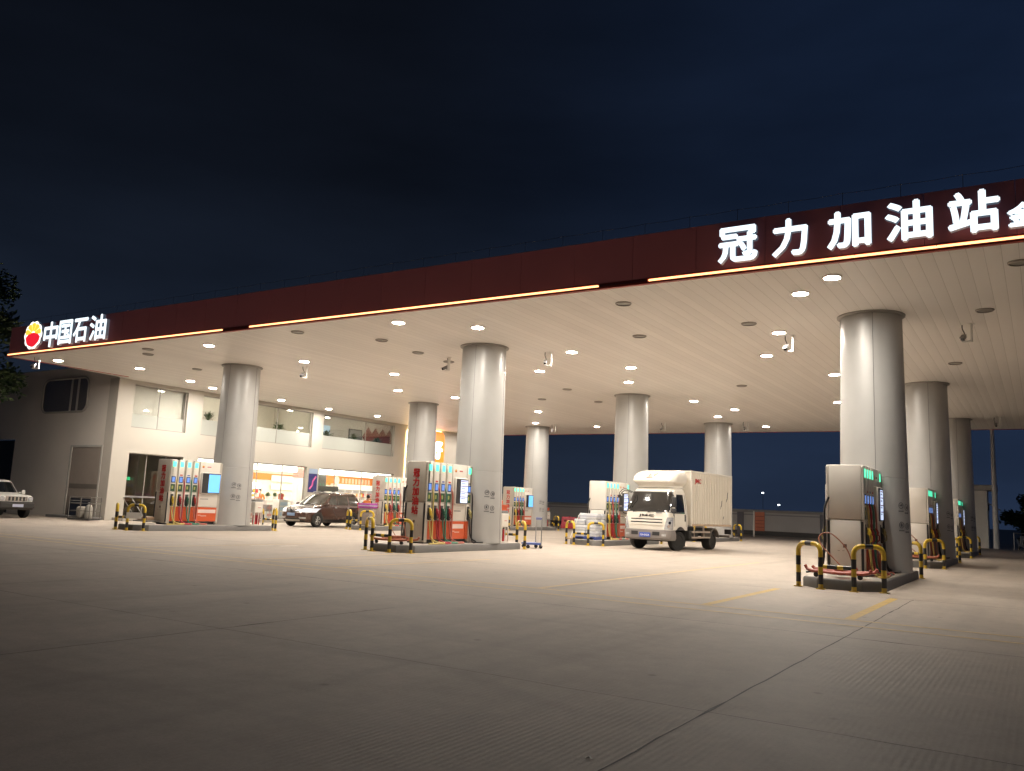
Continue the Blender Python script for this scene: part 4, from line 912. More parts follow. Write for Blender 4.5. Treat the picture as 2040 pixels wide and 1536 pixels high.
# ---------------------------------------------------------------- vehicles
class Shell:
    """body given as rounded plan outlines at rising heights"""
    def __init__(s, prof): s.p = prof        # rows: z, half width, front y, back y, front radius, back radius, front bow
    def row(s, z):
        P = s.p
        if z <= P[0][0]: return P[0][1:]
        for a, b in zip(P, P[1:]):
            if z <= b[0]:
                t = (z-a[0])/(b[0]-a[0]); return tuple(a[i]+(b[i]-a[i])*t for i in range(1, 7))
        return P[-1][1:]
    def pt(s, u, z):
        w_, yf, yb, rf, rb, bow = s.row(z); t = abs(u); sg_ = 1 if u >= 0 else -1
        if t <= .3: x = (w_-rf)*t/.3; y = yf+bow*(x/w_)**2
        elif t <= .4: a = (t-.3)/.1*math.pi/2; x = w_-rf+rf*math.sin(a); y = yf+bow*((w_-rf)/w_)**2+rf*(1-math.cos(a))
        elif t <= .8:
            y0 = yf+bow*((w_-rf)/w_)**2+rf; x = w_; y = y0+(yb-rb-y0)*(t-.4)/.4
        elif t <= .9: a = (t-.8)/.1*math.pi/2; x = w_-rb+rb*math.cos(a); y = yb-rb+rb*math.sin(a)
        else: x = (w_-rb)*(1-t)/.1; y = yb
        return Vector((sg_*x, y, z))
    def u_y(s, y, z):
        w_, yf, yb, rf, rb, bow = s.row(z); y0 = yf+bow*((w_-rf)/w_)**2+rf; return .4+.4*(y-y0)/(yb-rb-y0)
    def nrm(s, u, z):
        d = .004; a = s.pt(u+d, z)-s.pt(u-d, z); b = s.pt(u, z+.02)-s.pt(u, z-.02)
        n_ = b.cross(a)
        n_ = n_ if n_.length > 1e-9 else Vector((0, -1, 0)); n_.normalize()
        p = s.pt(u, z); w_, yf, yb, *_ = s.row(z); c_ = Vector((0, (yf+yb)/2, z))
        return n_ if n_.dot(p-c_) > 0 else -n_
    def body(s, q, mi=0):
        US = [-1+i*.1/3 for i in range(4)]
        us = sorted({round(v, 4) for v in [i/30-1 for i in range(61)]+[k*.3+j*.0125 for k in (-1, 1) for j in range(-8, 9)]})[:-1]
        zs = []
        for a, b in zip(s.p, s.p[1:]): zs.append(a[0]); zs += [a[0]+(b[0]-a[0])*k/2 for k in (1,)] if b[0]-a[0] > .12 else []
        zs.append(s.p[-1][0])
        q.loft([[s.pt(u, z) for u in us] for z in zs], mi); return q
    def patch(s, q, u0, u1, z0, z1, off=.008, nu=12, nz=6, mi=0):
        """u0,u1 may be pairs (at z0, at z1)"""
        U0 = u0 if isinstance(u0, tuple) else (u0, u0); U1 = u1 if isinstance(u1, tuple) else (u1, u1); v = []; f = []
        for j in range(nz+1):
            t = j/nz; z = z0+(z1-z0)*t; a = U0[0]+(U0[1]-U0[0])*t; b = U1[0]+(U1[1]-U1[0])*t
            for i in range(nu+1): u = a+(b-a)*i/nu; v.append(s.pt(u, z)+s.nrm(u, z)*off)
        for j in range(nz):
            for i in range(nu): f.append([j*(nu+1)+i, j*(nu+1)+i+1, (j+1)*(nu+1)+i+1, (j+1)*(nu+1)+i])
        n_ = len(v); rim = list(range(nu+1))+[(j+1)*(nu+1)+nu for j in range(nz)]+[nz*(nu+1)+nu-1-i for i in range(nu)]+[(nz-1-j)*(nu+1) for j in range(nz-1)]
        back = []
        for k in rim:
            v.append(v[k]); back.append(len(v)-1)
        # pull the rim back into the body so the panel has an edge
        for k, bk in zip(rim, back):
            j, i = divmod(k, nu+1); t = j/nz; z = z0+(z1-z0)*t; a = U0[0]+(U0[1]-U0[0])*t; b = U1[0]+(U1[1]-U1[0])*t; u = a+(b-a)*i/nu; v[bk] = s.pt(u, z)-s.nrm(u, z)*.01
        for k in range(len(rim)): f.append([rim[k], rim[(k+1) % len(rim)], back[(k+1) % len(rim)], back[k]])
        q.add(v, f, mi); return q
    def side(s, q, sg_, y0, y1, z0, z1, off=.008, mi=0, nu=8, nz=6):
        Y0 = y0 if isinstance(y0, tuple) else (y0, y0); Y1 = y1 if isinstance(y1, tuple) else (y1, y1)
        return s.patch(q, (sg_*s.u_y(Y0[0], z0), sg_*s.u_y(Y0[1], z1)), (sg_*s.u_y(Y1[0], z0), sg_*s.u_y(Y1[1], z1)), z0, z1, off, nu, nz, mi)
M_tyre = mat('tyre_rubber', (.022, .021, .02), .75, bump=.2)
M_rim = mat('alloy_rim', (.55, .54, .52), .3, .7); M_rimd = mat('dusty_steel_rim', (.20, .18, .16), .6, .3)
def wheel(par, loc, r, wd, sg_, steer=0, alloy=True, name='wheel'):
    o = bpy.data.objects.new(name, None); COL.objects.link(o); o.parent = par; o.location = loc; o.rotation_euler = (0, 0, steer)
    Mx = Matrix.Rotation(R(90)*sg_, 4, 'Y')
    q = MB(); q.lathe([(r*.60, -wd/2), (r*.92, -wd/2), (r, -wd*.34), (r, wd*.34), (r*.93, wd/2), (r*.64, wd/2), (r*.60, wd*.42)], 28, M=Mx); q.build('tyre', M_tyre, o)
    q = MB()
    if alloy:
        q.lathe([(r*.62, .10*wd), (r*.62, wd*.44), (r*.56, wd*.46), (r*.55, .12*wd)], 28, M=Mx, mi=0); q.lathe([(r*.56, .08*wd), (.02, .08*wd)], 28, M=Mx, mi=1)
        for k in range(6):
            for dd in (-8, 8):
                a = R(60*k); b = R(60*k+dd); q.tube([(math.cos(a)*.03, math.sin(a)*.03, wd*.42), (math.cos(b)*r*.57, math.sin(b)*r*.57, wd*.40)], .018, 5, M=Mx)
        q.cyl((0, 0, .1*wd), (0, 0, wd*.46), r*.13, n=14, M=Mx)
        q.build('rim', [M_rim, M_dark], o)
    else:
        q.lathe([(r*.63, .0), (r*.62, wd*.40), (r*.50, wd*.30), (r*.34, wd*.10), (r*.24, wd*.14), (r*.22, wd*.34), (r*.08, wd*.36)], 24, M=Mx); q.build('rim', M_rimd, o)
    return o
def arch(q, x, y, z, r, sg_, mi=0, cut=None):
    P = [(y+r*math.cos(R(a)), max(cut if cut is not None else z-.2, z+r*math.sin(R(a)))) for a in range(-25, 206, 11)]
    q.prism([(p[0]*1, p[1]) for p in P], min(sg_*x, sg_*(x+.012)), max(sg_*x, sg_*(x+.012)), mi, Matrix(((0, 0, 1, 0), (1, 0, 0, 0), (0, 1, 0, 0), (0, 0, 0, 1))))
    return q
M_plate = mat('blue_number_plate', (.05, .10, .45), .4); M_platew = mat('plate_white', (.8, .8, .8), .5)
M_vglass = mat('vehicle_glass', (.012, .013, .014), .04, spec=1.0, coat=.6)
M_lampglass = mat('headlamp_glass', (.55, .56, .58), .12, .3, coat=.6, var=.4, vscale=14)
# --- white box truck
truck = thing('box_truck', 'white box truck with roof fairing and ribbed cargo box refuelling in the middle lane', 'truck', (15.58, 8.35, 0), R(-5))
M_twhite = mat('truck_white', (.78, .745, .67), .32, var=.04, coat=.5); M_tgrey = mat('bumper_grey', (.22, .20, .19), .5)
CAB = Shell([(.80, 1.0, -.97, .68, .20, .06, .08), (1.0, 1.01, -.98, .68, .21, .06, .08), (1.30, 1.0, -.95, .68, .22, .06, .08), (1.52, .99, -.91, .68, .22, .06, .08), (1.9, .945, -.74, .67, .21, .06, .08), (2.28, .88, -.53, .64, .20, .06, .08), (2.40, .84, -.42, .62, .20, .08, .07), (2.47, .78, -.30, .58, .20, .1, .06), (2.50, .66, -.15, .5, .2, .1, .05)])
q = MB(); CAB.body(q); q.build('cab', M_twhite, truck)
cabo = truck.children[0]
q = MB(); CAB.patch(q, -.372, .372, 1.50, 2.27, .010, 20, 8); q.build('windscreen', M_vglass, truck)
ws = [o for o in truck.children if o.name.startswith('windscreen')][0]
q = MB()
for u in (-.372, .366): CAB.patch(q, u, u+.006, 1.50, 2.27, .016, 2, 6)
CAB.patch(q, -.372, .372, 1.485, 1.515, .016, 20, 1); CAB.patch(q, -.372, .372, 2.25, 2.28, .016, 20, 1); q.build('windscreen_seal', M_dark, ws)
for sx, sy in ((.05, .55), (-.62, -.12)):
    q = MB(); a = CAB.pt(.30*sx/.78, 1.47)+Vector((0, -.03, 0)); b = CAB.pt(.30*sy/.78, 1.56)+Vector((0, -.03, 0)); q.tube([a, b], .014, 6); q.build('wiper', M_dark, truck)
for s in (1, -1):
    q = MB(); CAB.side(q, s, (-.50, -.18), (.40, .36), 1.45, 2.2, .010); o = q.build('side_window', M_vglass, truck)
    q = MB(); CAB.patch(q, (s*.285, s*.325), (s*.42, s*.425), 0.82, 1.29, .012, 8, 6); hl = q.build('headlight', M_lampglass, truck)
    q = MB()
    for u, z, r_ in ((.345, .95, .065), (.355, 1.08, .055), (.375, 1.17, .04)):
        p = CAB.pt(s*u, z); n_ = CAB.nrm(s*u, z); q.cyl(p+n_*.008, p+n_*.022, r_, n=14)
    q.build('lamp_bulb', M_chrome, hl)
    q = MB(); CAB.side(q, s, -.52, -.50, .95, 1.45, .006); CAB.side(q, s, .50, .515, .95, 2.2, .006); q.build('door_gap', M_dark, truck)
    q = MB(); CAB.side(q, s, .38, .44, 1.15, 1.42, .02); q.build('door_handle', M_dark, truck)
    q = MB(); arch(q, 1.006, .0, .42, .52, s, cut=.80); q.build('wheel_arch', M_dark, truck)
    # mirrors
    q = MB(); mx = s*1.16
    q.tube(smoothpath([(s*.86, -.60, 2.22), (s*1.0, -.85, 2.30), (mx, -.95, 2.15), (mx, -.90, 1.95)], 4), .016, 6); q.tube(smoothpath([(s*1.0, -.55, 1.35), (s*1.1, -.8, 1.4), (mx, -.88, 1.55)], 4), .014, 6)
    q.box((mx, -.90, 1.88), (.20, .08, .40), .035, seg=2); q.box((mx, -.90, 1.55), (.20, .08, .20), .035, seg=2); mo = q.build('mirror', M_dark, truck)
    q = MB(); q.box((mx, -.858, 1.88), (.17, .006, .35), .002); q.build('mirror_glass', M_chrome, mo)
q = MB(); q.tube(smoothpath([(-.70, -.62, 2.2), (-.95, -1.0, 2.36), (-1.12, -1.12, 2.2), (-1.14, -1.1, 2.1)], 4), .014, 6); q.box((-1.14, -1.1, 2.05), (.14, .05, .12), .02); q.build('kerb_mirror', M_dark, truck)
FAIR = Shell([(2.46, .82, -.40, .68, .25, .06, .08), (2.52, .80, -.38, .68, .25, .06, .08), (2.60, .86, -.50, .68, .28, .06, .10), (2.67, .94, -.62, .68, .30, .06, .12), (2.74, .96, -.63, .68, .32, .06, .12), (2.88, .96, -.55, .68, .32, .06, .12), (3.00, .94, -.40, .68, .32, .06, .12), (3.09, .90, -.18, .68, .30, .06, .1), (3.15, .82, .10, .68, .26, .06, .08), (3.18, .70, .38, .67, .2, .06, .06)])
q = MB(); FAIR.body(q); fo = q.build('roof_fairing', M_twhite, truck)
q = MB(); MT = mat('faded_pink_logo', (.55, .25, .20), .5)
def tri(sh, q, pts, off=.03):
    v = [sh.pt(u, z)+sh.nrm(u, z)*off for u, z in pts]; v += [sh.pt(u, z)-sh.nrm(u, z)*.005 for u, z in pts]; n_ = len(pts)
    q.add(v, [list(range(n_)), list(range(n_, 2*n_))[::-1]]+[[i, (i+1) % n_, n_+(i+1) % n_, n_+i] for i in range(n_)])
tri(FAIR, q, [(-.11, 2.82), (-.03, 2.84), (-.055, 3.0)]); tri(FAIR, q, [(-.02, 2.84), (.03, 2.82), (-.03, 2.98)]); tri(FAIR, q, [(.01, 2.95), (.10, 3.0), (.045, 2.84)])
q.build('logo', MT, fo)
q = MB(); q.text('JMC', (0, -.957, 1.335), .66, .115, .03, FRONT, .010); q.build('maker_lettering', mat('dark_chrome_letter', (.05, .045, .045), .4), truck)
q = MB()
for i in range(5): q.b2(.42+.055*i, .46+.055*i, -.965, -.94, 1.44, 1.475)
q.build('model_lettering', M_grey, truck)
q = MB()
for z in (1.20, 1.08): CAB.patch(q, -.26, .26, z-.022, z+.018, .006, 12, 1)
q.build('grille_slot', M_dark, truck)
q = MB()
for z in (1.14, 1.02): CAB.patch(q, -.275, .275, z-.035, z+.03, .022, 12, 2)
q.build('grille_bar', M_twhite, truck)
BUM = Shell([(.40, .98, -.96, -.35, .22, .05, .06), (.48, 1.02, -1.03, -.35, .24, .05, .06), (.70, 1.03, -1.04, -.40, .24, .05, .06), (.80, 1.02, -1.02, -.45, .24, .05, .06)])
q = MB(); BUM.body(q); bo = q.build('bumper', M_tgrey, truck)
q = MB(); BUM.patch(q, -.235, -.12, .58, .72, .006, 4, 2); BUM.patch(q, .12, .235, .58, .72, .006, 4, 2); q.build('bumper_slot', M_dark, bo)
for s in (1, -1): q = MB(); BUM.patch(q, s*.27, s*.325, .56, .65, .012, 6, 3); q.build('fog_lamp', M_lampglass, bo)
q = MB(); q.b2(-.24, .24, -1.075, -1.05, .50, .68, .01); pl_ = q.build('number_plate', M_plate, truck)
q = MB(); q.text('川A·8X525', (0, -1.077, .59), .40, .09, .004, FRONT, .01); q.build('plate_characters', M_platew, pl_)
q = MB(); q.b2(-.40, -.28, -.9, 4.9, .55, .75); q.b2(.28, .40, -.9, 4.9, .55, .75); q.b2(-.3, .3, -.2, .3, .4, .7, .05); q.cyl((-.8, 0, .38), (.8, 0, .38), .05); q.cyl((-.8, 3.36, .38), (.8, 3.36, .38), .07); q.b2(.45, .95, 1.0, 1.8, .42, .80, .06); q.b2(-.95, -.5, 1.0, 2.1, .42, .82, .06); q.build('chassis', mat('chassis_black', (.03, .028, .026), .6), truck)
for s in (1, -1):
    wheel(truck, (s*.84, 0, .385), .385, .21, s, R(-24), False); wheel(truck, (s*.70, 3.36, .385), .385, .36, s, 0, False)
    q = MB(); q.b2(s*.70, s*.99, .45, .47, .18, .85); q.build('mud_flap', M_black, truck)
    q = MB()
    for z in (.48, .70): q.b2(s*.96, s*1.0, 1.1, 2.85, z, z+.07, .008)
    for y in (1.35, 2.3): q.b2(s*.92, s*.955, y, y+.06, .48, .93)
    q.build('side_guard', mat('dusty_rail', (.42, .34, .28), .6, var=.2), truck)
    q = MB(); P = [(3.36+.5*math.cos(R(a)), .385+.52*math.sin(R(a))) for a in range(15, 166, 15)]+[(3.36+.46*math.cos(R(a)), .385+.48*math.sin(R(a))) for a in range(165, 14, -15)]
    for k in range(10): pass
    q.prism(P, .55, .98, 0, Matrix(((0, 0, s, 0), (1, 0, 0, 0), (0, 1, 0, 0), (0, 0, 0, 1)))); q.build('mudguard', M_rimd, truck)
# cargo box
M_box = mat('box_cream_white', (.74, .69, .60), .45, var=.07, vscale=1.2)
q = MB(); y0, y1, zb, ztp, hw = .88, 5.02, .98, 3.20, 1.04
q.b2(-hw+.03, hw-.03, y0+.03, y1-.03, zb+.02, ztp-.02)
def rib(s):
    P = []; y = y0+.10
    while y < y1-.12: P += [(y, hw-.045), (y+.012, hw), (y+.115, hw), (y+.127, hw-.045)]; y += .17
    v = []; f = []
    for yy, xx in P: v += [(s*xx, yy, zb+.09), (s*xx, yy, ztp-.07)]
    for i in range(len(P)-1): q.add([v[2*i], v[2*i+2], v[2*i+3], v[2*i+1]], [[0, 1, 2, 3]], 1 if i % 4 == 3 else 0)
rib(1); rib(-1)
bx = q.build('cargo_box', [M_box, mat('shaded_groove', (.40, .35, .28), .6, var=.2)], truck, smooth=20)  # groove shade put into a darker colour so the ribs stand out
q = MB()
for s in (1, -1):
    q.b2(s*(hw-.06), s*(hw+.012), y0, y1, ztp-.07, ztp+.005, .012); q.b2(s*(hw-.07), s*(hw+.01), y0, y0+.09, zb, ztp-.071, .01); q.b2(s*(hw-.07), s*(hw+.01), y1-.09, y1, zb, ztp-.071, .01)
q.b2(-hw+.06, hw-.06, y0, y0+.05, ztp-.06, ztp+.004); q.build('box_frame', M_twhite, bx)
q = MB()
for s in (1, -1): q.b2(s*(hw-.06), s*(hw+.013), y0+.09, y1-.09, zb, zb+.085, .008)
q.build('rusty_sill', mat('rusty_sill', (.50, .38, .27), .6, var=.3, vscale=5), bx)
for ch in (): pass
q = MB(); q.text('JMC', (hw+.004, y0+.62, ztp-.42), .62, .23, .012, SIDE, .02); q.build('red_lettering', M_redtext, bx)
q = MB(); rr2 = random.Random(4)
for (y, z, h_) in ((4.52, 2.3, .34), (4.42, 2.1, .16), (3.9, 1.95, .3), (3.82, 1.8, .18), (4.1, 1.35, .16)): q.prism([(y-.04, z-h_/2), (y+.02, z-h_/2+.05), (y+.07, z+h_/2), (y+.01, z+h_/2-.03)], hw+.0005, hw+.003, M=SIDE)
q.build('black_scuffs', M_dark, bx)
q = MB(); q.b2(-.95, .95, 4.95, 5.05, .50, .60); q.build('rear_bumper', M_rimd, truck)
q = MB(); q.b2(.72, 1.02, 4.97, 5.018, .64, .86, .01); q.build('lamp_bracket', M_dark, truck)
q = MB(); q.b2(.75, 1.0, 5.021, 5.04, .68, .82); q.build('tail_light', M_red, truck)

# --- brown minivan
van = thing('minivan', 'dark brown minivan with silver roof rails parked between the shop and the pumps', 'minivan', (-3.45, 7.55, 0), R(5))
M_brown = mat('brown_car_paint', (.105, .058, .045), .25, .3, var=.06, coat=1.0); M_clad = mat('dark_cladding', (.03, .027, .025), .55)
VS = Shell([(.22, .78, -.70, 3.45, .40, .25, .18), (.34, .84, -.86, 3.56, .40, .25, .20), (.52, .865, -.91, 3.62, .40, .25, .20), (.70, .87, -.88, 3.62, .40, .25, .20), (.84, .87, -.80, 3.60, .40, .25, .20), (.93, .86, -.60, 3.58, .38, .25, .20), (.995, .845, -.30, 3.57, .34, .25, .18), (1.04, .83, .02, 3.56, .30, .25, .16), (1.08, .82, .26, 3.55, .26, .25, .14), (1.25, .775, .52, 3.50, .22, .22, .12), (1.45, .71, .84, 3.42, .20, .20, .10), (1.60, .645, 1.12, 3.32, .20, .20, .08), (1.67, .58, 1.34, 3.22, .2, .2, .06), (1.70, .45, 1.6, 3.05, .2, .2, .05)])
q = MB(); VS.body(q); vb = q.build('body', M_brown, van)
q = MB(); VS.patch(q, -.365, .365, 1.10, 1.585, .008, 18, 6); q.build('windscreen', mat('van_glass', (.075, .070, .062), .05, spec=1., coat=.6), van)
vg = MATS['van_glass']
for s in (1, -1):
    for a, b in (((.78, 1.28), (1.50, 1.54)), ((1.58, 1.62), (2.42, 2.38)), ((2.52, 2.48), (3.22, 3.05))):
        q = MB(); VS.side(q, s, a, b, 1.10, 1.56, .007, nu=6); q.build('side_window', vg, van)
    q = MB(); VS.patch(q, (s*.25, s*.32), (s*.43, s*.45), .70, .90, .012, 10, 5); o = q.build('headlight', mat('van_headlamp', (.75, .78, .85), .12, .2, coat=.6, emit=(.8, .88, 1), es=.35), van)
    q = MB(); VS.patch(q, s*.28, s*.35, .40, .47, .012, 6, 3); q.build('fog_lamp', M_lampglass, van)
    q = MB(); VS.side(q, s, 1.51, 1.53, .42, 1.1, .006, nu=2); VS.side(q, s, 2.45, 2.47, .42, 1.1, .006, nu=2); VS.side(q, s, .46, .48, .45, 1.0, .006, nu=2); q.build('door_gap', M_dark, van)
    for y in (1.28, 2.26): q = MB(); VS.side(q, s, y, y+.16, .94, .975, .022, nu=3, nz=2); q.build('door_handle', M_chrome, van)
    q = MB(); VS.side(q, s, .02, 3.2, .24, .37, .012, nu=12, nz=2); q.build('sill_cladding', M_clad, van)
    q = MB(); q.box((s*.98, .62, 1.10), (.20, .12, .15), .05, seg=2); q.b2(s*.80, s*.93, .60, .66, 1.05, 1.09); mo = q.build('mirror', M_brown, van)
    q = MB(); q.tube(smoothpath([(s*.60, 1.25, 1.665), (s*.60, 1.5, 1.73), (s*.60, 2.8, 1.73), (s*.60, 3.1, 1.66)], 4), .022, 7); q.build('roof_rail', mat('silver_rail', (.6, .6, .6), .3, .6), van)
    for y in (0, 2.75):
        q = MB(); arch(q, .866, y, .33, .43, s, cut=.22); q.build('wheel_arch', M_clad, van)
        wheel(van, (s*.80, y, .325), .325, .19, s, R(-6) if y == 0 else 0)
    q = MB(); VS.patch(q, s*.78, s*.88, .85, 1.25, .01, 6, 4); q.build('tail_light', M_red, van)
q = MB(); VS.patch(q, -.215, .215, .70, .84, .006, 10, 3); gr = q.build('grille', M_dark, van)
q = MB(); VS.patch(q, -.215, .215, .765, .785, .014, 10, 1); q.build('grille_bar', M_chrome, gr)
q = MB(); q.prism([(.07*math.cos(2*math.pi*i/16), .05*math.sin(2*math.pi*i/16)) for i in range(16)], 0, .02, M=T(0, -.905, .78) @ FRONT); q.build('badge', M_chrome, gr)
q = MB(); VS.patch(q, -.34, .34, .24, .42, .014, 14, 3); q.build('front_cladding', M_clad, van)
q = MB(); VS.patch(q, -.30, .30, .29, .35, .03, 14, 2); q.build('skid_plate', mat('silver_skid', (.55, .52, .48), .4, .3), van)
q = MB(); q.b2(-.24, .24, -.96, -.935, .52, .66, .01); q.build('number_plate', mat('pale_blue_plate', (.22, .34, .55), .4), van)
q = MB(); VS.patch(q, -.20, .20, 1.03, 1.075, .012, 10, 1); q.build('wiper_cowl', M_dark, van)
q = MB(); VS.patch(q, -.99, -.92, 1.1, 1.55, .007, 4, 4); VS.patch(q, .92, .99, 1.1, 1.55, .007, 4, 4); q.build('rear_window', vg, van)
van.scale = (1.04, 1.04, 1.05)
# board carried on the roof of the van
t = thing('roof_light_box', 'grey box sign fixed across the minivan roof', 'roof sign', (-3.6, 9.3, 1.83), R(5)); q = MB(); q.b2(-.62, .62, -.1, .1, .03, .30, .02); q.build('box_body', mat('grey_roof_box', (.10, .105, .09), .5), t); q = MB(); q.b2(-.4, -.34, -.1, .1, 0, .03); q.b2(.34, .4, -.1, .1, 0, .03); q.build('feet', M_dark, t)

# --- white off-roader at the left edge
suv = thing('off_road_car', 'white off road car with black bumper and five slot grille at the left edge', 'car', (-11.15, -3.25, 0), R(90))
M_sw = mat('suv_white', (.74, .72, .68), .3, coat=.6)
SS = Shell([(.45, .74, -.62, 3.0, .12, .12, .05), (.60, .78, -.68, 3.05, .14, .12, .06), (.80, .79, -.68, 3.05, .14, .12, .06), (.96, .78, -.66, 3.05, .14, .12, .06), (1.03, .75, -.55, 3.04, .14, .12, .06), (1.08, .73, .30, 3.03, .14, .12, .06), (1.11, .72, .50, 3.02, .14, .12, .06), (1.35, .68, .74, 2.99, .14, .12, .05), (1.60, .63, .98, 2.94, .14, .12, .05), (1.68, .58, 1.12, 2.88, .14, .12, .05), (1.71, .45, 1.3, 2.7, .14, .12, .05)])
q = MB(); SS.body(q); q.build('body', M_sw, suv)
q = MB(); SS.patch(q, -.36, .36, 1.13, 1.60, .008, 14, 5); q.build('windscreen', M_vglass, suv)
BB = Shell([(.38, .78, -.78, -.2, .14, .05, .06), (.48, .83, -.86, -.2, .16, .05, .06), (.66, .84, -.86, -.2, .16, .05, .06), (.74, .80, -.76, -.2, .16, .05, .06)])
q = MB(); BB.body(q); q.build('bumper', M_clad, suv)
q = MB()
for k in range(5): q.b2(-.36+.16*k, -.27+.16*k, -.70, -.69, .78, .95)
q.build('grille_slot', M_dark, suv)
q = MB(); q.b2(-.48, .48, -.692, -.675, .76, .97, .01); q.build('grille', M_chrome, suv)
q = MB(); q.b2(-.24, .24, -.885, -.865, .50, .63, .01); q.build('number_plate', mat('white_blue_plate', (.45, .48, .62), .4), suv)
for s in (1, -1):
    q = MB(); q.cyl((s*.62, -.66, .87), (s*.62, -.70, .87), .10, n=18); q.build('headlight', M_lampglass, suv)
    q = MB(); SS.side(q, s, (.72, 1.05), 1.75, 1.14, 1.58, .008); SS.side(q, s, 1.85, 2.8, 1.14, 1.58, .008); q.build('side_window', M_vglass, suv)
    q = MB(); q.box((s*.90, .55, 1.16), (.16, .12, .20), .03, seg=2); q.b2(s*.70, s*.84, .54, .6, 1.12, 1.16); q.build('mirror', M_sw, suv)
    for y in (0, 2.25):
        q = MB(); arch(q, .80, y, .36, .46, s, cut=.38); q.build('wheel_arch', M_clad, suv); wheel(suv, (s*.74, y, .36), .36, .23, s)

# ---------------------------------------------------------------- people
def skin(segs, edges, radii, root, sub=1):
    me = bpy.data.meshes.new('s'); me.from_pydata(segs, edges, []); o = bpy.data.objects.new('s', me); COL.objects.link(o)
    m = o.modifiers.new('k', 'SKIN'); m.use_smooth_shade = True
    for i, r_ in enumerate(radii): d = me.skin_vertices[0].data[i]; d.radius = (r_, r_) if not isinstance(r_, tuple) else r_; d.use_root = (i == root)
    s_ = o.modifiers.new('ss', 'SUBSURF'); s_.levels = sub; s_.render_levels = sub
    bpy.context.view_layer.update(); dg = bpy.context.evaluated_depsgraph_get(); me2 = bpy.data.meshes.new_from_object(o.evaluated_get(dg))
    v = [tuple(x.co) for x in me2.vertices]; f = [list(p.vertices) for p in me2.polygons]; bpy.data.objects.remove(o); bpy.data.meshes.remove(me); bpy.data.meshes.remove(me2); return v, f
M_skin = mat('skin', (.42, .24, .16), .5); M_hair = mat('black_hair', (.012, .010, .010), .5)
def person(label, loc, rz, jacket, trousers, armL, armR):
    """armL / armR: elbow and wrist positions"""
    t = thing('person', label, 'person', loc, rz)
    V = [(0, 0, .95), (0, -.01, 1.12), (0, -.01, 1.32), (0, 0, 1.44), (0, -.01, 1.52), (0, -.02, 1.60), (0, -.015, 1.69)]; E_ = [(i, i+1) for i in range(6)]; RR = [(.15, .11), (.14, .10), (.17, .11), (.08, .07), (.055, .06), (.073, .088), (.068, .08)]
    def chain(at, pts, rs):
        p = at
        for a, b in zip(pts, rs): V.append(a); RR.append(b); E_.append((p, len(V)-1)); p = len(V)-1
        return p
    for s, arm in ((1, armL), (-1, armR)):
        w_ = chain(2, [(s*.19, 0, 1.39), arm[0], arm[1]], [.06, .042, .03])
        e0 = Vector(arm[0]); w0 = Vector(arm[1]); d = (w0-e0).normalized(); sd = Vector((0, 0, 1)).cross(d); sd = sd.normalized() if sd.length > .1 else Vector((0, 1, 0))
        pm = w0+d*.07; h = chain(w_, [tuple(pm)], [(.034, .022)])
        for k, (o_, L) in enumerate(((-.028, .075), (-.009, .085), (.010, .08), (.028, .062))):
            b = pm+sd*o_+d*.02; chain(h, [tuple(b), tuple(b+d*L*.55), tuple(b+d*L*.9+Vector((0, 0, -.02)))], [.010, .009, .008])
        chain(w_, [tuple(w0+d*.03+sd*.04), tuple(w0+d*.075+sd*.06)], [.011, .009])
        k_ = chain(0, [(s*.09, 0, .88), (s*.10, -.01, .50), (s*.10, .02, .10)], [.095, .062, .045]); chain(k_, [(s*.10, -.06, .045), (s*.105, -.15, .035)], [(.045, .035), (.035, .028)])
    v, f = skin(V, E_, RR, 0); q = MB(); q.add(v, f)
    q.box((0, -.105, 1.615), (.022, .03, .045), .008)   # nose
    for s in (1, -1): q.box((s*.078, .005, 1.62), (.02, .04, .06), .008)
    q.build('body', M_skin, t, smooth=80)
    q = MB()
    for s in (1, -1): q.box((s*.03, -.098, 1.645), (.022, .012, .010), .003)
    q.build('eyes', M_dark, t); q = MB(); q.box((0, -.102, 1.565), (.045, .01, .012), .003); q.build('mouth', mat('lips', (.3, .1, .08), .5), t)
    V = [(0, 0, .90), (0, -.01, 1.12), (0, -.01, 1.33), (0, 0, 1.45)]; E_ = [(0, 1), (1, 2), (2, 3)]; RR = [(.18, .13), (.165, .12), (.19, .13), (.085, .08)]
    for s, arm in ((1, armL), (-1, armR)):
        e0 = Vector(arm[0]); w0 = Vector(arm[1]); chain(2, [(s*.20, 0, 1.40), arm[0], tuple(e0+(w0-e0)*.85)], [.075, .058, .046])
    v, f = skin(V, E_, RR, 0); q = MB(); q.add(v, f); q.build('jacket', jacket, t, smooth=80)
    V = [(0, 0, .95)]; E_ = []; RR = [(.165, .12)]
    for s in (1, -1): chain(0, [(s*.09, 0, .86), (s*.10, -.01, .50), (s*.10, .02, .09)], [.11, .078, .062])
    v, f = skin(V, E_, RR, 0); q = MB(); q.add(v, f); q.build('trousers', trousers, t, smooth=80)
    q = MB()
    for s in (1, -1): q.box((s*.10, -.06, .05), (.10, .27, .09), .035, seg=2)
    q.build('shoes', M_black, t, smooth=60)
    q = MB(); v = []; f = []
    q.lathe([(.088, 1.615), (.098, 1.66), (.092, 1.72), (.06, 1.765), (.012, 1.778)], 18, c=(0, .012)); q.build('hair', M_hair, t, smooth=80)
    return t
M_ojk = mat('orange_jacket', (.78, .20, .04), .6, bump=.2, bscale=20); M_blktr = mat('dark_trousers', (.03, .03, .04), .7)
person('person in a bright orange jacket standing at the rear of the brown minivan', (-2.75, 11.55, 0), R(-120), M_ojk, M_blktr, ((.30, -.08, 1.15), (.22, -.30, 1.02)), ((-.28, -.05, 1.13), (-.20, -.28, 1.05)))
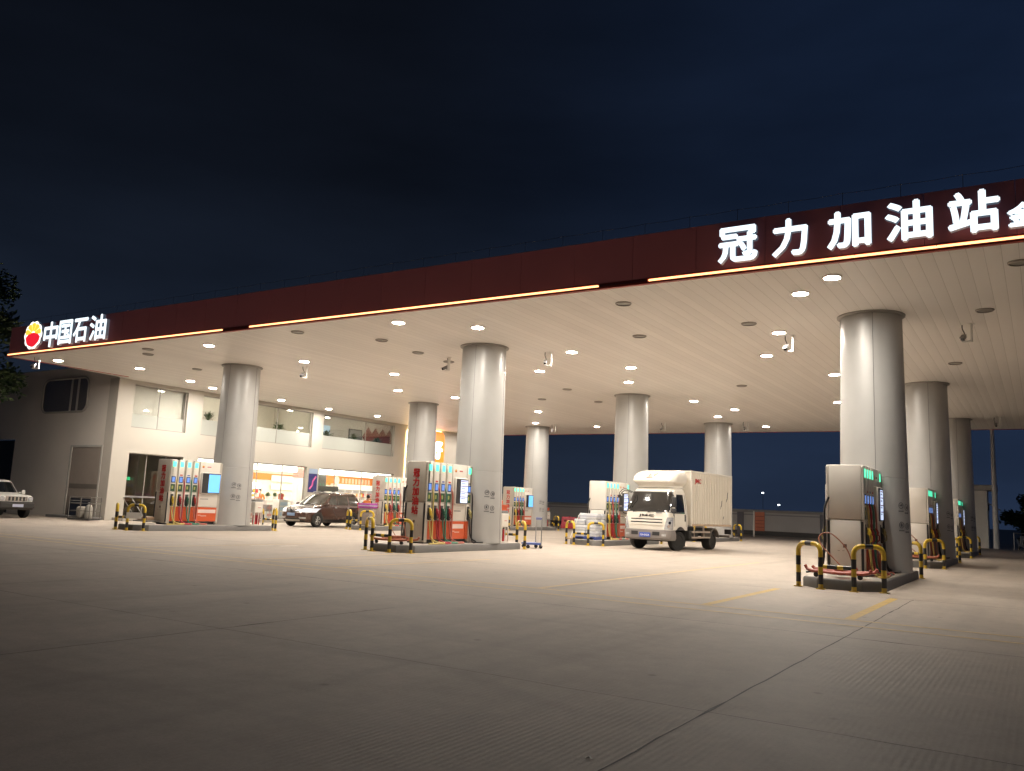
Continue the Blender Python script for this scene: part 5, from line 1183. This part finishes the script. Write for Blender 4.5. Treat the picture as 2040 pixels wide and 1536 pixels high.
person('person in orange and black at the till inside the shop', (-13.0, 12.9, .15), R(60), M_ojk, M_blktr, ((.28, -.15, 1.15), (.15, -.38, 1.12)), ((-.28, -.12, 1.15), (-.15, -.36, 1.12)))

# ---------------------------------------------------------------- things on and round the islands
M_extr = mat('extinguisher_red', (.50, .02, .03), .3, coat=.4)
def cabinet(label, loc):
    t = thing('fire_cabinet', label, 'equipment cabinet', loc, 0, 'white fire equipment cabinets on the islands')
    q = MB(); q.b2(-.26, .26, -.22, .22, .52, .98, .015); q.build('upper_box', M_panel, t)
    q = MB(); q.b2(-.22, .22, -.18, .225, .985, 1.08, .01); q.build('tray', M_grey, t)
    q = MB()
    for x in (-.25, .25):
        for y in (-.21, .21): q.b2(x-.018, x+.018, y-.018, y+.018, .03, .519)
    q.b2(-.265, .265, -.225, .225, 0, .03); q.b2(-.012, .012, .19, .222, .03, .519); q.b2(.24, .264, -.012, .012, .03, .519); q.build('frame', M_panel, t)
    q = MB()
    for i in range(4): q.b2(.2605, .2625, -.05+.04*i, -.025+.04*i, .72, .75)
    q.build('print', M_redtext, t); return t
def extinguisher(label, loc):
    t = thing('fire_extinguisher', label, 'extinguisher', loc, 0, 'red extinguishers in the fire cabinets')
    q = MB(); q.lathe([(.075, 0), (.08, .02), (.08, .34), (.05, .40), (.02, .41)], 16); q.build('cylinder', M_extr, t)
    q = MB(); q.cyl((0, 0, .41), (0, 0, .45), .02); q.tube(smoothpath([(.02, 0, .44), (.08, 0, .43), (.09, 0, .25), (.085, 0, .12)], 4), .010, 6); q.build('valve_and_hose', M_dark, t); return t
fc = fe = None
for (i, jj), L in (((0, 0), 'shop-side front'), ((1, 0), 'centre front'), ((0, 2), 'shop-side back'), ((2, 0), 'right-hand front')):
    loc = (i*12.5+.12, jj*12.5+1.22, KH)
    if fc is None: fc = cabinet(f'white fire equipment cabinet behind the column on the {L} island', loc)
    else: dup(fc, loc, 0, f'white fire equipment cabinet behind the column on the {L} island')
    for k, dy in enumerate((-.09, .10)):
        lo = (loc[0]+.12, loc[1]+dy, loc[2]+.031); La = f'red fire extinguisher in the {L} cabinet, {"nearer the column" if k == 0 else "away from the column"}'
        if fe is None: fe = extinguisher(La, lo)
        else: dup(fe, lo, 0, La)
M_ob = mat('orange_red_plastic', (.70, .12, .04), .45)
def tub(label, loc):
    t = thing('plastic_tub', label, 'tub', loc, 0, 'orange tubs on the fire cabinets'); q = MB(); q.loft([[(a*x_, b*y_, z) for a, b in ((-1, -1), (1, -1), (1, 1), (-1, 1))] for z, x_, y_ in ((0, .18, .15), (.18, .22, .19), (.185, .24, .20), (.20, .24, .20))]); q.build('tub_body', M_ob, t); q = MB(); q.b2(-.2, .05, -.14, .14, .201, .36, .03); q.build('cloth_pile', mat('orange_cloth', (.72, .16, .06), .7), t); return t
t0 = tub('orange tub of cloths on the centre front fire cabinet', (12.62, 1.22, KH+1.081)); dup(t0, (.12, 26.22, KH+1.081), 0, 'orange tub of cloths on the shop-side back fire cabinet')
t = thing('hand_trolley', 'blue and grey hand trolley standing beyond the centre front island', 'trolley', (13.2, 3.0, 0), R(-40))
q = MB()
for x in (-.3, .3): q.tube(smoothpath([(x, 0, .08), (x, 0, 1.0), (x*.9, .05, 1.12)], 3), .022, 7)
q.build('uprights', M_steel, t)
q = MB(); q.b2(-.3, .3, -.02, .02, 1.02, 1.10, .01); q.b2(-.3, .3, -.55, .02, .13, .20, .01); q.build('blue_deck', mat('trolley_blue', (.08, .12, .38), .4), t)
for x in (-.25, .25):
    for y in (-.48, 0): q = MB(); q.cyl((x-.02, y, .065), (x+.02, y, .065), .065, n=12); q.build('castor', M_black, t)
# flatbed trolleys lying on the island noses
def flatbed(label, loc, rz, m):
    t = thing('platform_trolley', label, 'trolley', loc, rz, 'steel platform trolleys lying on the island noses')
    q = MB()
    for y in (-.28, .28): q.tube(smoothpath([(-.68, y, .24 if y < 0 else .2), (-.52, y, .13), (.52, y, .13), (.68, y, .22)], 3), .035, 6)
    for x in (-.4, -.1, .2, .45): q.b2(x-.03, x+.03, -.27, .27, .10, .15, .005)
    q.b2(-.1, .1, -.2, .2, .15, .24, .01); q.tube([(-.35, .2, .17), (.3, .2, .19), (.3, .1, .22), (-.1, -.1, .22)], .022, 6); q.build('frame', m, t)
    for x in (-.45, .45): q = MB(); q.cyl((x, -.30, .05), (x, -.24, .05), .05, n=12); q.build('castor', M_black, t)
    q = MB(); q.tube(smoothpath([(.2, .28, .17), (.05, .34, .6), (-.28, .38, .92), (-.5, .34, .90), (-.48, .2, .7), (.05, .0, .2)], 4), .014, 6); q.build('handle', mat('rusty_handle', (.32, .12, .07), .5), t); return t
M_rst = mat('red_steel', (.48, .10, .07), .45, var=.2, vscale=5)
f0 = flatbed('long red steel trolley with a bent handle on the nose of the centre front island', (12.45, -4.15, KH), R(4), mat('rust_brown_steel', (.34, .10, .05), .5, var=.2))
f1 = flatbed('bright red steel trolley frame on the nose of the right-hand front island', (24.95, -4.15, KH), R(-3), M_rst)
f1.children[0].data.materials
dup(f0, (25.0, 8.4, KH), R(5), 'rusty trolley on the nose of the second-row right-hand island')
t = thing('notice_board', 'blank white board hung on the hoop of the shop-side front guard rail', 'board', (.6, -4.72, .44), R(32)); MB().b2(-.28, .28, -.075, -.062, 0, .22, .004).build('board', M_white, t); MB().b2(-.2, -.17, -.062, -.04, .05, .3).build('hook', M_steel, t)
t = thing('push_trolley', 'thin framed push trolley on the nose of the shop-side front island', 'trolley', (-.45, -3.75, KH), R(10))
q = MB(); q.tube(smoothpath([(-.25, .1, .08), (-.55, -.35, .85), (-.5, -.4, .95), (-.15, -.4, .95), (-.1, -.35, .85), (.2, .1, .08)], 4), .016, 6); q.build('handle', M_steel, t)
q = MB(); q.b2(-.3, .45, -.1, .5, .08, .13, .01); q.build('deck', mat('trolley_grey', (.2, .19, .18), .5), t)
q = MB(); q.b2(-.2, .3, .0, .4, .131, .26, .02); q.build('folded_sheet', mat('tan_sheet', (.36, .24, .15), .6), t)
# bottled water packs on the centre second-row island
M_film = mat('shrink_film_white', (.66, .68, .72), .22, var=.18, vscale=7, coat=.5); M_pall = mat('blue_pallet', (.06, .10, .34), .5)
t = thing('pallet', 'blue plastic pallet under the white water packs', 'pallet', (12.35, 8.75, KH)); q = MB(); q.b2(-.55, .55, -.45, .45, .08, .12, .01)
for x in (-.48, 0, .48): q.b2(x-.06, x+.06, -.45, .45, 0, .08)
q.build('deck', M_pall, t)
def pack(label, loc, rz, m=M_film, grp='shrink wrapped water packs on the centre second-row island', d=(.5, .4, .24)):
    t = thing('water_pack', label, 'water pack', loc, rz, grp); q = MB(); q.b2(-d[0]/2, d[0]/2, -d[1]/2, d[1]/2, 0, d[2], .035, seg=2); q.build('film_wrap', m, t)
    q = MB(); q.b2(-d[0]/2-.002, d[0]/2+.002, -d[1]/2-.002, d[1]/2+.002, d[2]*.42, d[2]*.58); q.build('print_band', mat('pack_print', (.42, .44, .52), .4, var=.4, vscale=12), t); return t
k = 0; rw = random.Random(9); lv = ['bottom', 'second', 'third', 'fourth']
for z in range(4):
    for (x, y, nm) in ((-.27, -.22, 'front left'), (.27, -.22, 'front right'), (-.27, .22, 'back left'), (.27, .22, 'back right')):
        if z == 3 and 'left' in nm and 'front' in nm: continue
        pack(f'white shrink wrapped water pack, {lv[z]} layer {nm} of the pallet', (12.35+x+rw.uniform(-.02, .02), 8.75+y+rw.uniform(-.02, .02), KH+.121+z*.243), R(rw.uniform(-4, 4)))
t = thing('broom', 'white handled broom leaning on the water packs', 'broom', (12.02, 7.95, KH)); q = MB(); q.tube([(-.15, -.05, .03), (.12, .22, 1.05)], .014, 7); q.build('handle', M_white, t); q = MB(); q.b2(-.32, .02, -.10, -.02, 0, .05, .01); q.build('brush_head', mat('broom_tan', (.5, .36, .2), .7), t)
# cartons with a purple case on the shop-side second-row island
M_gc = mat('grey_brown_carton', (.24, .20, .18), .6, var=.15)
for k in range(4): crate('carton', ['lowest grey carton', 'second lowest grey carton', 'third grey carton from below', 'topmost grey carton'][k]+' of the stack left of the second-row pump', 'carton', (-.1, 8.62, KH+.211*k), (.75, .55, .21), M_gc, 'grey cartons on the shop-side second-row island', R([0, 1, -1, 2][k]), mat('carton_tape', (.34, .30, .26), .5))
pack('purple pink drinks case on top of the grey carton stack', (-.1, 8.62, KH+.846), 0, mat('purple_case', (.34, .07, .31), .4, var=.35, vscale=9), None, (.8, .58, .26))
# wire cage, board and bucket by the shop corner
t = thing('wire_cage', 'rusty grey wire cage trolley by the shop corner', 'cage', (-8.3, -1.3, 0), R(20))
q = MB()
for x in (-.55, .05, .55):
    for y in (-.35, .35): q.cyl((x, y, .1), (x, y, 1.08), .018, n=6)
for z in (.12, .45, .78, .9, 1.06):
    q.tube([(-.55, -.35, z), (.55, -.35, z), (.55, .35, z), (-.55, .35, z), (-.55, -.35, z)], .012, 5)
q.build('wire_frame', mat('cage_grey', (.13, .12, .11), .5, .3), t)
q = MB(); q.b2(-.56, .56, -.36, .36, .04, .09); q.build('base_plate', M_dark, t)
t = thing('gas_bottle', 'dull silver gas bottle inside the wire cage', 'gas bottle', (-8.05, -1.25, .091)); MB().lathe([(.15, 0), (.17, .05), (.17, .5), (.1, .62), (.04, .64)], 18).build('bottle', mat('dull_silver', (.35, .34, .31), .45, .4), t); MB().lathe([(.07, .64), (.07, .74), (.05, .75)], 12).build('valve_guard', M_steel, t)
t = thing('sack', 'pale folded sack inside the wire cage', 'sack', (-8.45, -1.35, .091)); q = MB(); q.box((0, 0, .28), (.42, .34, .54), .1, seg=3); q.build('sack_body', mat('sack_pale', (.36, .33, .29), .8, var=.2, bump=.5, bscale=8), t)
t = thing('leaning_board', 'dark navy board leaning against the side door', 'board', (-11.2, .12, .125)); MB().b2(-.95, .85, -.02, .02, .0, .85, .005, M=Matrix.Rotation(R(-5), 4, 'X')).build('board', mat('navy_board', (.012, .018, .035), .5), t)
t = thing('bucket', 'pale bucket in front of the navy board', 'bucket', (-10.0, -.15, .121)); q = MB(); q.lathe([(.12, 0), (.16, .34), (.165, .34), (.15, .32)], 16); q.build('pail', mat('pale_pail', (.5, .48, .47), .5), t); q = MB(); q.tube(smoothpath([(-.16, 0, .33), (0, -.04, .42), (.16, 0, .33)], 4), .008, 5); q.build('handle', M_steel, t)
# litter
t = thing('paper_scrap', 'small crumpled white scrap lying beside the joint near the camera', 'litter', (26.38, -18.93, 0)); t.scale = (.6, .6, .6); q = MB(); q.add([(-.03, -.02, .004), (.03, -.025, .012), (.04, .02, .004), (-.01, .03, .02), (-.04, .015, .006), (0, 0, .025)], [[0, 1, 5], [1, 2, 5], [2, 3, 5], [3, 4, 5], [4, 0, 5], [4, 3, 2, 1, 0]]); q.build('paper', M_pol, t, smooth=0)
